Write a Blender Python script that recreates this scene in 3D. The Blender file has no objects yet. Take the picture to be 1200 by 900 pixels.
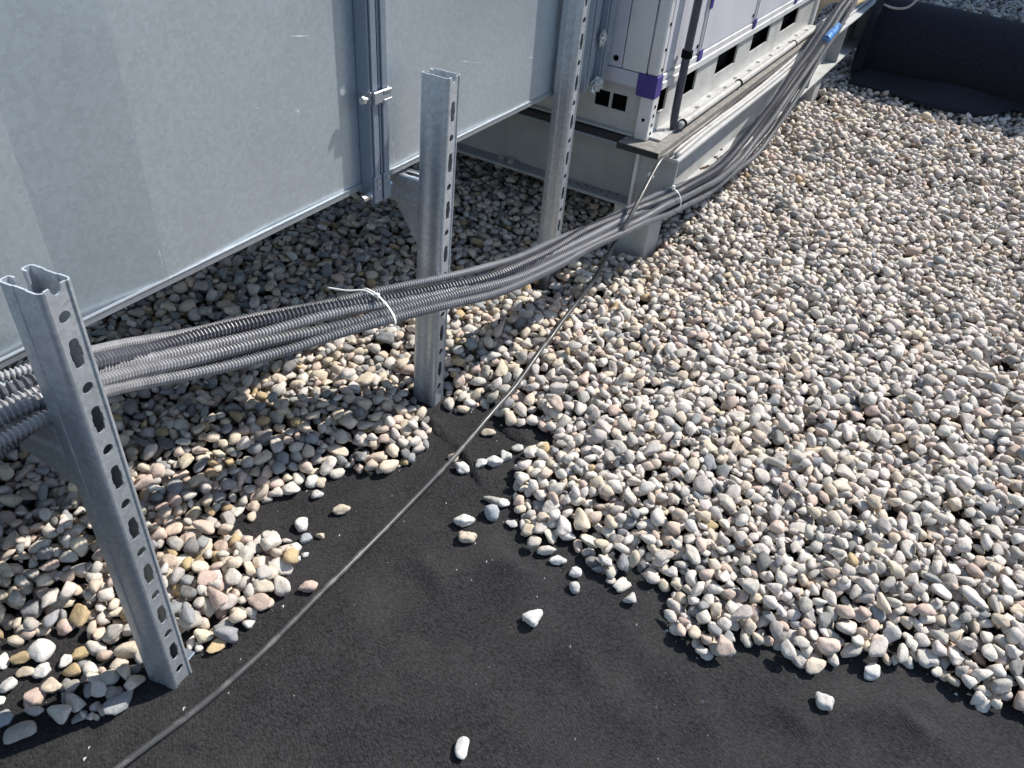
import bpy, bmesh, math, random
import numpy as np
from mathutils import Vector, Matrix
R = math.radians
random.seed(4); rng = np.random.default_rng(7)
scene = bpy.context.scene
col = scene.collection

# ------------------------------------------------------------------ camera, sky, sun, exposure
cam = bpy.data.objects.new("camera", bpy.data.cameras.new("camera"))
cam.data.sensor_width = 36.0
cam.data.lens = 36.0 * 901.0 / 1200.0
cam.data.clip_start = 0.02
cam.data.clip_end = 400
cam.matrix_world = Matrix(((0.52594518, 0.50115922, -0.68718346, 0.0),
                           (-0.8470889, 0.38114236, -0.37036589, 0.0),
                           (0.07630245, 0.77689763, 0.6249864, 1.5),
                           (0, 0, 0, 1)))
col.objects.link(cam)
scene.camera = cam

SUN_ELEV, SUN_AZ = R(48), R(120)          # azimuth clockwise from +Y
world = bpy.data.worlds.new("World"); scene.world = world
world.use_nodes = True
wn = world.node_tree.nodes; wl = world.node_tree.links
sky = wn.new("ShaderNodeTexSky"); sky.sky_type = 'NISHITA'; sky.sun_disc = False
sky.sun_elevation = SUN_ELEV; sky.sun_rotation = SUN_AZ
sky.air_density = 1.0; sky.dust_density = 0.6; sky.ozone_density = 1.2
wn["Background"].inputs["Strength"].default_value = 0.115
wl.new(sky.outputs[0], wn["Background"].inputs["Color"])
sd = bpy.data.lights.new("sun", 'SUN'); sd.energy = 4.35; sd.angle = R(0.53); sd.color = (1.0, 0.96, 0.90)
sun = bpy.data.objects.new("sun", sd)
to_sun = Vector((math.sin(SUN_AZ) * math.cos(SUN_ELEV), math.cos(SUN_AZ) * math.cos(SUN_ELEV), math.sin(SUN_ELEV)))
sun.rotation_euler = to_sun.to_track_quat('Z', 'Y').to_euler()
sun.location = to_sun * 20
col.objects.link(sun)
vs = scene.view_settings
vs.view_transform = 'Standard'; vs.look = 'None'; vs.exposure = 0.56; vs.gamma = 1.0; vs.use_curve_mapping = False
scene.cycles.max_bounces = 6; scene.cycles.diffuse_bounces = 3; scene.cycles.glossy_bounces = 3
scene.cycles.use_denoising = True

# places measured in metres from the foot of the camera
P = {'BED': [(0.1019, 1.4755), (0.2048, 1.3601), (0.265, 1.2832), (0.3369, 1.2039), (0.3862, 1.1504), (0.3995, 1.1132), (0.3694, 1.1215), (0.3492, 1.0989), (0.2957, 1.1098), (0.2681, 1.0855), (0.236, 1.0486), (0.2397, 1.0099), (0.264, 0.9981), (0.2837, 0.9691), (0.3159, 0.9616), (0.3502, 0.9554), (0.384, 0.9807), (0.4087, 0.9781), (0.4744, 0.9409), (0.4964, 0.9021), (0.5372, 0.914), (0.6282, 0.9022), (0.69, 0.9122), (0.7537, 0.9294), (0.7785, 0.9371), (0.8047, 1.0065), (0.7499, 1.0835), (0.76, 1.1613), (0.7883, 1.1834), (0.8108, 1.1187), (0.8532, 1.142), (0.8916, 1.1037), (0.9277, 1.0888), (0.9523, 1.1215), (0.9789, 1.0693), (1.0177, 1.0843), (1.0329, 1.0475), (1.0718, 1.0641), (1.0893, 0.97), (1.1617, 0.9412), (1.2299, 0.9265), (1.2908, 0.9366), (1.3487, 1.0041), (1.3654, 1.0384), (1.4153, 0.9975), (1.4237, 0.9478), (1.4403, 0.9257), (1.473, 0.9205), (1.5054, 0.8839), (1.4639, 0.8061), (1.4844, 0.7601), (1.5129, 0.7219), (1.4959, 0.6775), (1.4846, 0.6569), (1.4281, 0.6861), (1.3701, 0.6904), (1.3058, 0.6729), (1.2463, 0.6281), (1.185, 0.5826), (1.1311, 0.5296), (1.1011, 0.4678), (1.1576, 0.4785), (1.1902, 0.4699), (1.1987, 0.4207), (1.1617, 0.382), (1.151, 0.353), (1.1458, 0.3042), (1.1504, 0.2679), (1.2033, 0.27), (1.201, 0.217), (1.2099, 0.183), (1.1665, 0.1495), (1.1146, 0.1364), (1.0882, 0.0902), (1.0881, 0.0494), (1.117, -0.0001), (1.183, -0.0013), (1.1883, -0.0359), (1.2002, -0.0721), (1.1877, -0.1286), (1.2043, -0.1929), (1.2724, -0.2221), (1.3021, -0.3026), (1.352, -0.3753), (1.3359, -0.4069), (1.3325, -0.4554), (1.3214, -0.5088), (1.3618, -0.5786), (1.3354, -0.6003), (1.3721, -0.7523), (1.3295, -0.9288), (1.5, -1.9), (12, -1.9), (12, 4.4), (-0.9, 4.4), (-0.9, 2.2)], 'RIDGES': [([(1.3666, 0.9989), (1.3339, 0.9503), (1.318, 0.8822)], 0.012, 0.01), ([(1.3294, 0.8785), (1.2846, 0.8069), (1.2267, 0.7177)], 0.012, 0.009), ([(1.4547, 0.8062), (1.4415, 0.757), (1.4478, 0.7006)], 0.014, 0.012), ([(0.9529, 0.735), (0.9287, 0.6684), (0.8952, 0.607)], 0.01, 0.022), ([(1.057, 0.5703), (1.0501, 0.5048), (1.0433, 0.4459)], 0.012, 0.028), ([(1.0734, -0.1203), (1.0616, -0.1696), (1.0429, -0.2192)], 0.011, 0.022), ([(1.2018, -0.343), (1.1919, -0.3882), (1.1752, -0.4281)], 0.011, 0.02), ([(0.855, 0.3098), (0.8281, 0.2737), (0.7966, 0.2279)], 0.008, 0.03), ([(0.8802, 0.7372), (0.9373, 0.7436)], 0.007, 0.009), ([(0.471, 0.7715), (0.5321, 0.7744)], 0.006, 0.01), ([(0.2429, 0.9259), (0.308, 0.9639), (0.349, 0.9667)], 0.012, 0.02), ([(0.3345, 0.7898), (0.363, 0.8066)], 0.008, 0.02), ([(0.7231, 0.9183), (0.9505, 0.9096), (1.0926, 0.8868)], 0.006, 0.03), ([(0.8172, 0.0724), (0.9052, 0.0354), (1.0116, -0.0561)], 0.008, 0.04), ([(0.5973, 0.6522), (0.6874, 0.6602), (0.7637, 0.6999)], 0.007, 0.035), ([(1.1189, -0.2803), (1.2386, -0.3631), (1.2758, -0.4451)], 0.009, 0.022), ([(0.3676, 0.9395), (0.4424, 0.8787), (0.548, 0.8446)], 0.009, 0.02), ([(0.5946, 0.4945), (0.7131, 0.4324), (0.757, 0.3349)], 0.006, 0.04), ([(0.3163, 0.7456), (0.5427, 0.7657), (0.8055, 0.7598), (1.0274, 0.7547)], 0.009, 0.035), ([(1.1298, 0.7088), (0.9983, 0.4847), (0.925, 0.2431), (0.8268, 0.0581)], 0.01, 0.045), ([(0.891, -0.0975), (1.0044, 0.0565), (1.0515, 0.2863)], 0.008, 0.04), ([(0.4485, 0.5625), (0.5841, 0.5731), (0.823, 0.4636), (1.0933, 0.3075)], 0.008, 0.05), ([(1.0139, -0.0926), (1.158, -0.2717), (1.1948, -0.4887)], 0.009, 0.035), ([(0.2009, 1.0171), (0.2316, 0.886)], 0.01, 0.03)], 'HOSES': {'A': ([(-1.132, 1.1395, 0.671), (-0.7833, 1.137, 0.679), (-0.4448, 1.1296, 0.687), (-0.142, 1.1184, 0.695), (0.0892, 1.1069, 0.7028), (0.2306, 1.0957, 0.7102), (0.2992, 1.0843, 0.7165), (0.3296, 1.0735, 0.7211), (0.3472, 1.0648, 0.7237), (0.3618, 1.0584, 0.7247), (0.3764, 1.054, 0.7249), (0.3929, 1.0511, 0.7245), (0.4131, 1.0501, 0.7226), (0.4389, 1.0524, 0.7171), (0.4719, 1.0603, 0.7051), (0.511, 1.0745, 0.6861), (0.5527, 1.092, 0.6625), (0.5933, 1.1083, 0.6385), (0.6316, 1.1214, 0.6165), (0.6693, 1.1319, 0.5969), (0.7079, 1.1408, 0.5795), (0.7472, 1.1478, 0.5641), (0.7866, 1.1521, 0.5505), (0.8264, 1.1534, 0.5378), (0.868, 1.1513, 0.5254), (0.9132, 1.1446, 0.5133), (0.9626, 1.1329, 0.502), (1.0148, 1.1169, 0.492), (1.0676, 1.099, 0.4832), (1.1204, 1.0805, 0.4753), (1.1751, 1.0611, 0.4677), (1.2352, 1.0394, 0.4595), (1.3031, 1.0155, 0.4499), (1.3769, 0.9916, 0.4383), (1.4518, 0.9706, 0.4255), (1.5235, 0.954, 0.4128), (1.5918, 0.9418, 0.4013), (1.6601, 0.9334, 0.3912), (1.7326, 0.9273, 0.3824), (1.8126, 0.9215, 0.3746), (1.9023, 0.9135, 0.3672), (2.0007, 0.9019, 0.3603), (2.1014, 0.8872, 0.3544), (2.1958, 0.8713, 0.3502), (2.2817, 0.8551, 0.3478), (2.3676, 0.8374, 0.3464), (2.4658, 0.8172, 0.3444), (2.5793, 0.7975, 0.3398), (2.7, 0.7836, 0.3314), (2.819, 0.777, 0.3209), (2.9331, 0.7752, 0.3116), (3.0426, 0.775, 0.3062), (3.1472, 0.775, 0.306), (3.2455, 0.775, 0.3116), (3.3359, 0.775, 0.323), (3.4186, 0.775, 0.3398), (3.4964, 0.775, 0.3601), (3.5737, 0.775, 0.382), (3.6534, 0.775, 0.4043), (3.7366, 0.775, 0.4266), (3.8232, 0.775, 0.4489), (3.9119, 0.775, 0.4719), (4.0012, 0.775, 0.496), (4.09, 0.775, 0.5217), (4.1789, 0.775, 0.5487), (4.2703, 0.775, 0.5763), (4.3674, 0.775, 0.6035), (4.4721, 0.775, 0.6301), (4.5819, 0.775, 0.6568), (4.6913, 0.775, 0.6851), (4.7947, 0.775, 0.7163), (4.8903, 0.775, 0.7503), (4.981, 0.775, 0.786)], 0.034), 'B': ([(-1.095, 1.2033, 0.671), (-0.7463, 1.2048, 0.679), (-0.408, 1.2, 0.687), (-0.106, 1.1881, 0.695), (0.1232, 1.1717, 0.7028), (0.2612, 1.1526, 0.7102), (0.3258, 1.1323, 0.7165), (0.3529, 1.114, 0.7211), (0.3682, 1.1002, 0.7237), (0.3812, 1.0908, 0.7247), (0.394, 1.0842, 0.7249), (0.408, 1.0791, 0.7246), (0.4253, 1.0755, 0.7231), (0.4489, 1.0751, 0.7182), (0.4818, 1.0813, 0.7067), (0.5244, 1.0956, 0.6866), (0.5745, 1.115, 0.6595), (0.6285, 1.1338, 0.6293), (0.685, 1.1481, 0.5999), (0.7449, 1.1576, 0.5732), (0.809, 1.1634, 0.5495), (0.8758, 1.1655, 0.5289), (0.9419, 1.1629, 0.5119), (1.004, 1.1548, 0.4988), (1.0612, 1.1422, 0.4889), (1.114, 1.1267, 0.4808), (1.1637, 1.1095, 0.4737), (1.2117, 1.0909, 0.4672), (1.2601, 1.0714, 0.461), (1.311, 1.0517, 0.4545), (1.3659, 1.0329, 0.4469), (1.4252, 1.0157, 0.4377), (1.4887, 1.0001, 0.4268), (1.5563, 0.9859, 0.4151), (1.6281, 0.9729, 0.4032), (1.7059, 0.9607, 0.3917), (1.7929, 0.9486, 0.381), (1.8926, 0.9355, 0.3713), (2.0044, 0.9211, 0.3626), (2.1204, 0.9058, 0.3556), (2.2286, 0.8905, 0.3507), (2.3242, 0.8753, 0.3476), (2.4154, 0.8582, 0.3449), (2.5159, 0.8382, 0.3406), (2.6301, 0.8183, 0.3333), (2.7505, 0.8039, 0.3232), (2.8683, 0.7971, 0.3125), (2.9807, 0.7952, 0.3042), (3.0878, 0.795, 0.3004), (3.1894, 0.795, 0.3021), (3.2841, 0.795, 0.3094), (3.3704, 0.795, 0.3226), (3.449, 0.795, 0.3409), (3.5236, 0.795, 0.3623), (3.5993, 0.795, 0.3846), (3.679, 0.795, 0.4067), (3.7633, 0.795, 0.4285), (3.8508, 0.795, 0.4504), (3.9404, 0.795, 0.473), (4.031, 0.795, 0.4965), (4.1218, 0.795, 0.5213), (4.2135, 0.795, 0.5471), (4.3086, 0.795, 0.5732), (4.4106, 0.795, 0.599), (4.5211, 0.795, 0.6239), (4.6375, 0.795, 0.6489), (4.7535, 0.795, 0.6757), (4.8628, 0.795, 0.7056), (4.9637, 0.795, 0.7388), (5.059, 0.795, 0.774)], 0.02), 'C': ([(-1.17, 1.0762, 0.665), (-0.8213, 1.0712, 0.673), (-0.4826, 1.0649, 0.681), (-0.1793, 1.0567, 0.689), (0.0534, 1.0477, 0.6968), (0.1973, 1.0401, 0.7042), (0.2693, 1.0348, 0.7105), (0.3036, 1.0316, 0.7151), (0.3249, 1.03, 0.7177), (0.3427, 1.0293, 0.7187), (0.3594, 1.0286, 0.7189), (0.3767, 1.0277, 0.7185), (0.3968, 1.0275, 0.7167), (0.4221, 1.0304, 0.7114), (0.4554, 1.0396, 0.6995), (0.4974, 1.0562, 0.6794), (0.5467, 1.0775, 0.6527), (0.6002, 1.0982, 0.6231), (0.6556, 1.1142, 0.5942), (0.7118, 1.1242, 0.5684), (0.7688, 1.1287, 0.546), (0.8267, 1.1286, 0.5266), (0.8852, 1.1239, 0.5101), (0.9435, 1.1148, 0.4965), (1.0006, 1.1019, 0.4856), (1.056, 1.0868, 0.4766), (1.1096, 1.0705, 0.4688), (1.1621, 1.0531, 0.4617), (1.2148, 1.0343, 0.4549), (1.2699, 1.0142, 0.4477), (1.3301, 0.9937, 0.4388), (1.3976, 0.9739, 0.4275), (1.4728, 0.9554, 0.4142), (1.5538, 0.939, 0.4002), (1.6376, 0.9257, 0.3871), (1.7228, 0.9156, 0.3761), (1.811, 0.9073, 0.3671), (1.9052, 0.8982, 0.3595), (2.0058, 0.8863, 0.3528), (2.1073, 0.872, 0.3474), (2.2027, 0.8568, 0.3434), (2.2929, 0.8427, 0.3393), (2.3925, 0.8302, 0.331), (2.5174, 0.8196, 0.3148), (2.6655, 0.8119, 0.2917), (2.8171, 0.8073, 0.2675), (2.957, 0.8055, 0.2476), (3.085, 0.8051, 0.2336), (3.2065, 0.805, 0.2253), (3.3233, 0.805, 0.2226), (3.4342, 0.805, 0.2258), (3.5371, 0.805, 0.2353), (3.6319, 0.805, 0.2507), (3.7206, 0.805, 0.2706), (3.8064, 0.805, 0.2932), (3.8921, 0.805, 0.3174), (3.98, 0.805, 0.3423), (4.0713, 0.805, 0.3674), (4.1653, 0.805, 0.393), (4.2595, 0.805, 0.4199), (4.3521, 0.805, 0.4487), (4.4434, 0.805, 0.4792), (4.5362, 0.805, 0.5106), (4.6337, 0.805, 0.542), (4.7376, 0.805, 0.5731), (4.8463, 0.805, 0.6044), (4.9543, 0.805, 0.6372), (5.0568, 0.805, 0.6725), (5.1522, 0.805, 0.7105), (5.243, 0.805, 0.75)], 0.026), 'D': ([(-1.198, 1.0413, 0.665), (-0.8493, 1.0251, 0.673), (-0.5105, 1.0135, 0.681), (-0.2069, 1.0057, 0.689), (0.0266, 0.9994, 0.6968), (0.172, 0.9948, 0.7042), (0.246, 0.9934, 0.7105), (0.2823, 0.9946, 0.7151), (0.3054, 0.997, 0.7177), (0.3248, 0.9995, 0.7187), (0.3434, 1.0012, 0.7189), (0.3628, 1.002, 0.7184), (0.3848, 1.0033, 0.7163), (0.4112, 1.0075, 0.7104), (0.4441, 1.0175, 0.698), (0.4842, 1.034, 0.678), (0.5307, 1.0541, 0.6517), (0.5815, 1.0732, 0.6226), (0.6346, 1.0878, 0.5941), (0.6892, 1.0969, 0.5684), (0.7449, 1.1011, 0.546), (0.8017, 1.1009, 0.5266), (0.8591, 1.0963, 0.5101), (0.9162, 1.0873, 0.4965), (0.9719, 1.0745, 0.4857), (1.0256, 1.0595, 0.4769), (1.0784, 1.0434, 0.4692), (1.1332, 1.026, 0.4617), (1.194, 1.0063, 0.4535), (1.2629, 0.9846, 0.4439), (1.3378, 0.9629, 0.4323), (1.4127, 0.9433, 0.4195), (1.483, 0.927, 0.4068), (1.5493, 0.914, 0.3952), (1.6163, 0.9042, 0.3849), (1.6882, 0.8966, 0.3758), (1.7675, 0.8894, 0.3677), (1.8551, 0.8804, 0.3603), (1.9491, 0.8682, 0.3535), (2.0441, 0.8534, 0.3478), (2.134, 0.8375, 0.3437), (2.2199, 0.8219, 0.3405), (2.3148, 0.807, 0.3356), (2.4332, 0.793, 0.3262), (2.5735, 0.7814, 0.3116), (2.7188, 0.7741, 0.2939), (2.8553, 0.7709, 0.2765), (2.9825, 0.7701, 0.2621), (3.1048, 0.77, 0.2522), (3.2235, 0.77, 0.2474), (3.337, 0.77, 0.2483), (3.4432, 0.77, 0.2553), (3.5414, 0.77, 0.2682), (3.6327, 0.77, 0.2863), (3.7193, 0.77, 0.3081), (3.8036, 0.77, 0.3322), (3.8888, 0.77, 0.3574), (3.9774, 0.77, 0.3829), (4.069, 0.77, 0.4087), (4.1605, 0.77, 0.436), (4.2492, 0.77, 0.4654), (4.3356, 0.77, 0.4968), (4.4224, 0.77, 0.5293), (4.5127, 0.77, 0.562), (4.6083, 0.77, 0.5945), (4.7075, 0.77, 0.6273), (4.8061, 0.77, 0.6615), (4.8999, 0.77, 0.6978), (4.9878, 0.77, 0.7362), (5.072, 0.77, 0.776)], 0.028), 'E': ([(-1.205, 1.04, 0.661), (-0.8563, 1.0184, 0.669), (-0.5176, 1.0029, 0.677), (-0.2142, 0.9935, 0.685), (0.0185, 0.9865, 0.6928), (0.1627, 0.9805, 0.7002), (0.2349, 0.9765, 0.7065), (0.2695, 0.975, 0.7111), (0.2913, 0.9753, 0.7137), (0.3102, 0.9765, 0.7147), (0.3295, 0.9778, 0.7148), (0.3511, 0.9793, 0.7141), (0.3758, 0.9822, 0.7114), (0.4042, 0.9885, 0.7044), (0.4365, 1.0, 0.6915), (0.4719, 1.016, 0.6729), (0.5085, 1.0332, 0.651), (0.5449, 1.048, 0.6285), (0.5818, 1.0589, 0.6064), (0.6218, 1.066, 0.5844), (0.6667, 1.0696, 0.5625), (0.7167, 1.0699, 0.5414), (0.7705, 1.0671, 0.5222), (0.8261, 1.0616, 0.5058), (0.8806, 1.0538, 0.4928), (0.9315, 1.0444, 0.4829), (0.9774, 1.0346, 0.4754), (1.0185, 1.0252, 0.4692), (1.056, 1.0164, 0.464), (1.092, 1.0074, 0.4591), (1.1299, 0.9975, 0.4545), (1.1739, 0.9857, 0.4493), (1.2273, 0.9719, 0.4428), (1.2904, 0.9564, 0.4339), (1.3606, 0.94, 0.4224), (1.4347, 0.9232, 0.409), (1.5098, 0.907, 0.3954), (1.5846, 0.8933, 0.3831), (1.6593, 0.8828, 0.3727), (1.7367, 0.8739, 0.3642), (1.8208, 0.8641, 0.3566), (1.9126, 0.8515, 0.3498), (2.0076, 0.8362, 0.3441), (2.0996, 0.82, 0.3397), (2.1906, 0.8049, 0.335), (2.297, 0.7925, 0.325), (2.4356, 0.7836, 0.3053), (2.6013, 0.7783, 0.2771), (2.7697, 0.7759, 0.2473), (2.9237, 0.7752, 0.2216), (3.0647, 0.775, 0.2017), (3.2004, 0.775, 0.187), (3.3339, 0.775, 0.1775), (3.4635, 0.775, 0.1737), (3.5869, 0.775, 0.1764), (3.7019, 0.775, 0.1858), (3.8076, 0.775, 0.2017), (3.9042, 0.775, 0.2235), (3.994, 0.775, 0.2498), (4.0822, 0.775, 0.2783), (4.1738, 0.775, 0.3069), (4.2691, 0.775, 0.3357), (4.3634, 0.775, 0.3661), (4.4525, 0.775, 0.3994), (4.5367, 0.775, 0.4355), (4.6194, 0.775, 0.4733), (4.7038, 0.775, 0.5116), (4.7913, 0.775, 0.5501), (4.8812, 0.775, 0.5891), (4.9702, 0.775, 0.6293), (5.0558, 0.775, 0.671), (5.1372, 0.775, 0.7145), (5.216, 0.775, 0.759)], 0.023), 'F': ([(-1.237, 0.9833, 0.641), (-0.8883, 0.967, 0.649), (-0.5497, 0.9535, 0.6569), (-0.2468, 0.945, 0.6645), (-0.0152, 0.9423, 0.6715), (0.1272, 0.9443, 0.6778), (0.1975, 0.9491, 0.6833), (0.2309, 0.9547, 0.6879), (0.2523, 0.9596, 0.6913), (0.2712, 0.9639, 0.6935), (0.2897, 0.9683, 0.6946), (0.3083, 0.9729, 0.6949), (0.3272, 0.9774, 0.695), (0.3462, 0.9816, 0.6948), (0.3656, 0.9857, 0.6939), (0.3867, 0.9908, 0.6911), (0.4115, 0.9988, 0.6842), (0.4414, 1.0115, 0.6713), (0.476, 1.0285, 0.6528), (0.513, 1.0469, 0.631), (0.5507, 1.0634, 0.6085), (0.5899, 1.0765, 0.5864), (0.6329, 1.0863, 0.5644), (0.6817, 1.093, 0.5425), (0.7358, 1.0963, 0.5214), (0.7935, 1.0962, 0.5022), (0.8525, 1.0928, 0.4858), (0.9099, 1.0864, 0.4728), (0.963, 1.0777, 0.4629), (1.0106, 1.0682, 0.4554), (1.0532, 1.0589, 0.4492), (1.0923, 1.0503, 0.444), (1.1301, 1.0416, 0.4391), (1.1698, 1.0319, 0.4345), (1.2156, 1.02, 0.4293), (1.2704, 1.0055, 0.4228), (1.3346, 0.989, 0.4139), (1.4057, 0.9712, 0.4024), (1.4806, 0.9531, 0.389), (1.5569, 0.9361, 0.3754), (1.6334, 0.922, 0.3631), (1.7106, 0.9117, 0.3527), (1.7913, 0.9033, 0.3442), (1.8786, 0.8938, 0.3366), (1.9729, 0.8808, 0.3298), (2.0692, 0.8645, 0.3241), (2.1611, 0.8467, 0.3197), (2.2516, 0.8299, 0.3148), (2.3589, 0.8164, 0.3043), (2.5021, 0.808, 0.2835), (2.6751, 0.8046, 0.2542), (2.85, 0.8043, 0.2238), (3.0071, 0.8047, 0.1987), (3.1482, 0.805, 0.1803), (3.2824, 0.805, 0.1677), (3.4132, 0.805, 0.1605), (3.5392, 0.805, 0.1592), (3.6582, 0.805, 0.1645), (3.7686, 0.805, 0.1764), (3.8706, 0.805, 0.1942), (3.9656, 0.805, 0.2169), (4.0562, 0.805, 0.2431), (4.1464, 0.805, 0.2709), (4.2403, 0.805, 0.2989), (4.3376, 0.805, 0.3272), (4.4344, 0.805, 0.3571), (4.5272, 0.805, 0.3896), (4.6162, 0.805, 0.4245), (4.7046, 0.805, 0.4608), (4.7958, 0.805, 0.4976), (4.8916, 0.805, 0.5344), (4.9905, 0.805, 0.5716), (5.0888, 0.805, 0.6101), (5.1826, 0.805, 0.6506), (5.271, 0.805, 0.6932), (5.356, 0.805, 0.737)], 0.022)}, 'CABLE': [(0.156, 0.873, 0.008), (0.252, 0.863, 0.008), (0.428, 0.835, 0.01), (0.603, 0.824, 0.012), (0.8, 0.83, 0.016), (0.953, 0.829, 0.02), (1.117, 0.822, 0.035), (1.264, 0.818, 0.055), (1.439, 0.822, 0.075), (1.645, 0.833, 0.08), (1.86, 0.852, 0.125), (2.04, 0.845, 0.185), (2.105, 0.825, 0.29), (2.18, 0.81, 0.372), (2.285, 0.818, 0.425), (2.387, 0.83, 0.463), (2.46, 0.835, 0.492)], 'CABLE_TOP': [(2.56, 0.838, 0.482), (2.7, 0.842, 0.481), (3.0, 0.84, 0.481), (3.4, 0.85, 0.481), (4.0, 0.85, 0.481), (4.6, 0.855, 0.481)], 'STRAYS': [(0.9457, 0.3953, 0.0462, 0.0385), (0.6225, 0.3674, 0.0267, 0.0433), (1.1259, -0.2143, 0.0362, 0.0362), (1.2652, -0.2875, 0.0491, 0.0302), (1.0579, 0.6515, 0.0423, 0.0296), (1.0966, 0.6885, 0.0497, 0.0346), (1.1583, 0.6461, 0.0438, 0.0416), (1.1991, 0.67, 0.0491, 0.029), (1.2054, 0.6395, 0.0311, 0.0244), (1.1583, 0.5866, 0.0303, 0.0238), (1.2473, 0.8009, 0.0441, 0.0348), (1.271, 0.8432, 0.0283, 0.0259), (1.2879, 0.7638, 0.0304, 0.0327), (1.317, 0.7408, 0.0446, 0.0329), (1.3582, 0.7278, 0.0309, 0.0356), (1.4011, 0.7178, 0.0337, 0.0264), (1.4273, 0.6744, 0.0409, 0.0289), (1.4105, 0.8217, 0.0417, 0.0294), (1.1293, 0.4359, 0.0416, 0.025), (1.1197, 0.3833, 0.0308, 0.0308), (1.0827, 0.3634, 0.0282, 0.0302), (1.1335, 0.2421, 0.0321, 0.0341), (0.7286, 0.8683, 0.043, 0.0293), (0.8567, 1.0092, 0.038, 0.0337), (0.9495, 0.9647, 0.0432, 0.0303), (0.9506, 1.046, 0.0307, 0.0263), (0.9875, 1.0684, 0.029, 0.0313), (0.9801, 1.0853, 0.0424, 0.0357), (0.7952, 0.9696, 0.0266, 0.0245), (0.7714, 0.9493, 0.0242, 0.0202), (0.8321, 0.9717, 0.029, 0.0249), (0.857, 0.9507, 0.0208, 0.0188), (0.7951, 0.9394, 0.0163, 0.0122), (0.3015, 1.1906, 0.0475, 0.0475), (0.2727, 1.2115, 0.0454, 0.0279), (0.315, 1.1352, 0.0227, 0.0297), (0.3458, 1.127, 0.0389, 0.0265), (0.2591, 1.1789, 0.0379, 0.0258), (0.2739, 1.1515, 0.0327, 0.0345), (0.2453, 1.2365, 0.0278, 0.0347), (0.2686, 1.1051, 0.0391, 0.0323), (0.2344, 1.1129, 0.0402, 0.0335), (0.2216, 1.1782, 0.0305, 0.0305), (0.1949, 1.1629, 0.02, 0.0217), (0.1761, 1.1159, 0.0327, 0.0327), (0.2174, 1.0896, 0.0347, 0.0215), (0.1781, 1.0682, 0.0517, 0.042)], 'TAPE': [(4.4, 0.762, 0.539), (4.45, 0.76, 0.549), (4.53, 0.76, 0.56), (4.59, 0.76, 0.573)], 'LOOP': [(5.6, 0.9, 0.63), (5.68, 0.85, 0.586), (5.72, 0.802, 0.555), (5.72, 0.738, 0.523), (5.72, 0.665, 0.507), (5.72, 0.6, 0.514), (5.72, 0.56, 0.541), (5.72, 0.525, 0.605), (5.72, 0.5, 0.68)]}

# ------------------------------------------------------------------ materials
def nodes_of(m):
    m.use_nodes = True
    return m.node_tree.nodes, m.node_tree.links, m.node_tree.nodes["Principled BSDF"]

def base_mat(name, color, rough=.6, metal=0.0, var=.12, scale=40, bump=.0, bump_scale=200, dirt=None, dirt_amt=.0, dirt_scale=6, rough_var=.08, stretch=None):
    m = bpy.data.materials.new(name); n, l, b = nodes_of(m)
    tc = n.new("ShaderNodeTexCoord"); vec = tc.outputs["Object"]
    if stretch:
        mp = n.new("ShaderNodeMapping"); mp.inputs["Scale"].default_value = stretch
        l.new(vec, mp.inputs["Vector"]); vec = mp.outputs[0]
    nz = n.new("ShaderNodeTexNoise"); nz.inputs["Scale"].default_value = scale; nz.inputs["Detail"].default_value = 6
    l.new(vec, nz.inputs["Vector"])
    mr = n.new("ShaderNodeMapRange"); mr.inputs["From Min"].default_value = .25; mr.inputs["From Max"].default_value = .75
    mr.inputs["To Min"].default_value = 1 - var; mr.inputs["To Max"].default_value = 1 + var
    l.new(nz.outputs["Fac"], mr.inputs["Value"])
    mul = n.new("ShaderNodeMix"); mul.data_type = 'RGBA'; mul.blend_type = 'MULTIPLY'; mul.inputs["Factor"].default_value = 1
    mul.inputs[6].default_value = (*color, 1); l.new(mr.outputs[0], mul.inputs[7])
    out = mul.outputs[2]
    if dirt:
        dz = n.new("ShaderNodeTexNoise"); dz.inputs["Scale"].default_value = dirt_scale; dz.inputs["Detail"].default_value = 8; dz.inputs["Roughness"].default_value = .65
        l.new(tc.outputs["Object"], dz.inputs["Vector"])
        dr = n.new("ShaderNodeMapRange"); dr.inputs["From Min"].default_value = .52; dr.inputs["From Max"].default_value = .72; dr.inputs["To Max"].default_value = dirt_amt
        l.new(dz.outputs["Fac"], dr.inputs["Value"])
        mx = n.new("ShaderNodeMix"); mx.data_type = 'RGBA'; l.new(dr.outputs[0], mx.inputs["Factor"])
        l.new(out, mx.inputs[6]); mx.inputs[7].default_value = (*dirt, 1); out = mx.outputs[2]
    l.new(out, b.inputs["Base Color"])
    b.inputs["Metallic"].default_value = metal
    rr = n.new("ShaderNodeMapRange"); rr.inputs["From Min"].default_value = .3; rr.inputs["From Max"].default_value = .7
    rr.inputs["To Min"].default_value = rough - rough_var; rr.inputs["To Max"].default_value = rough + rough_var
    l.new(nz.outputs["Fac"], rr.inputs["Value"]); l.new(rr.outputs[0], b.inputs["Roughness"])
    if bump > 0:
        bz = n.new("ShaderNodeTexNoise"); bz.inputs["Scale"].default_value = bump_scale; bz.inputs["Detail"].default_value = 4
        l.new(tc.outputs["Object"], bz.inputs["Vector"])
        bp = n.new("ShaderNodeBump"); bp.inputs["Strength"].default_value = bump; bp.inputs["Distance"].default_value = .002
        l.new(bz.outputs["Fac"], bp.inputs["Height"]); l.new(bp.outputs[0], b.inputs["Normal"])
    return m

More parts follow.
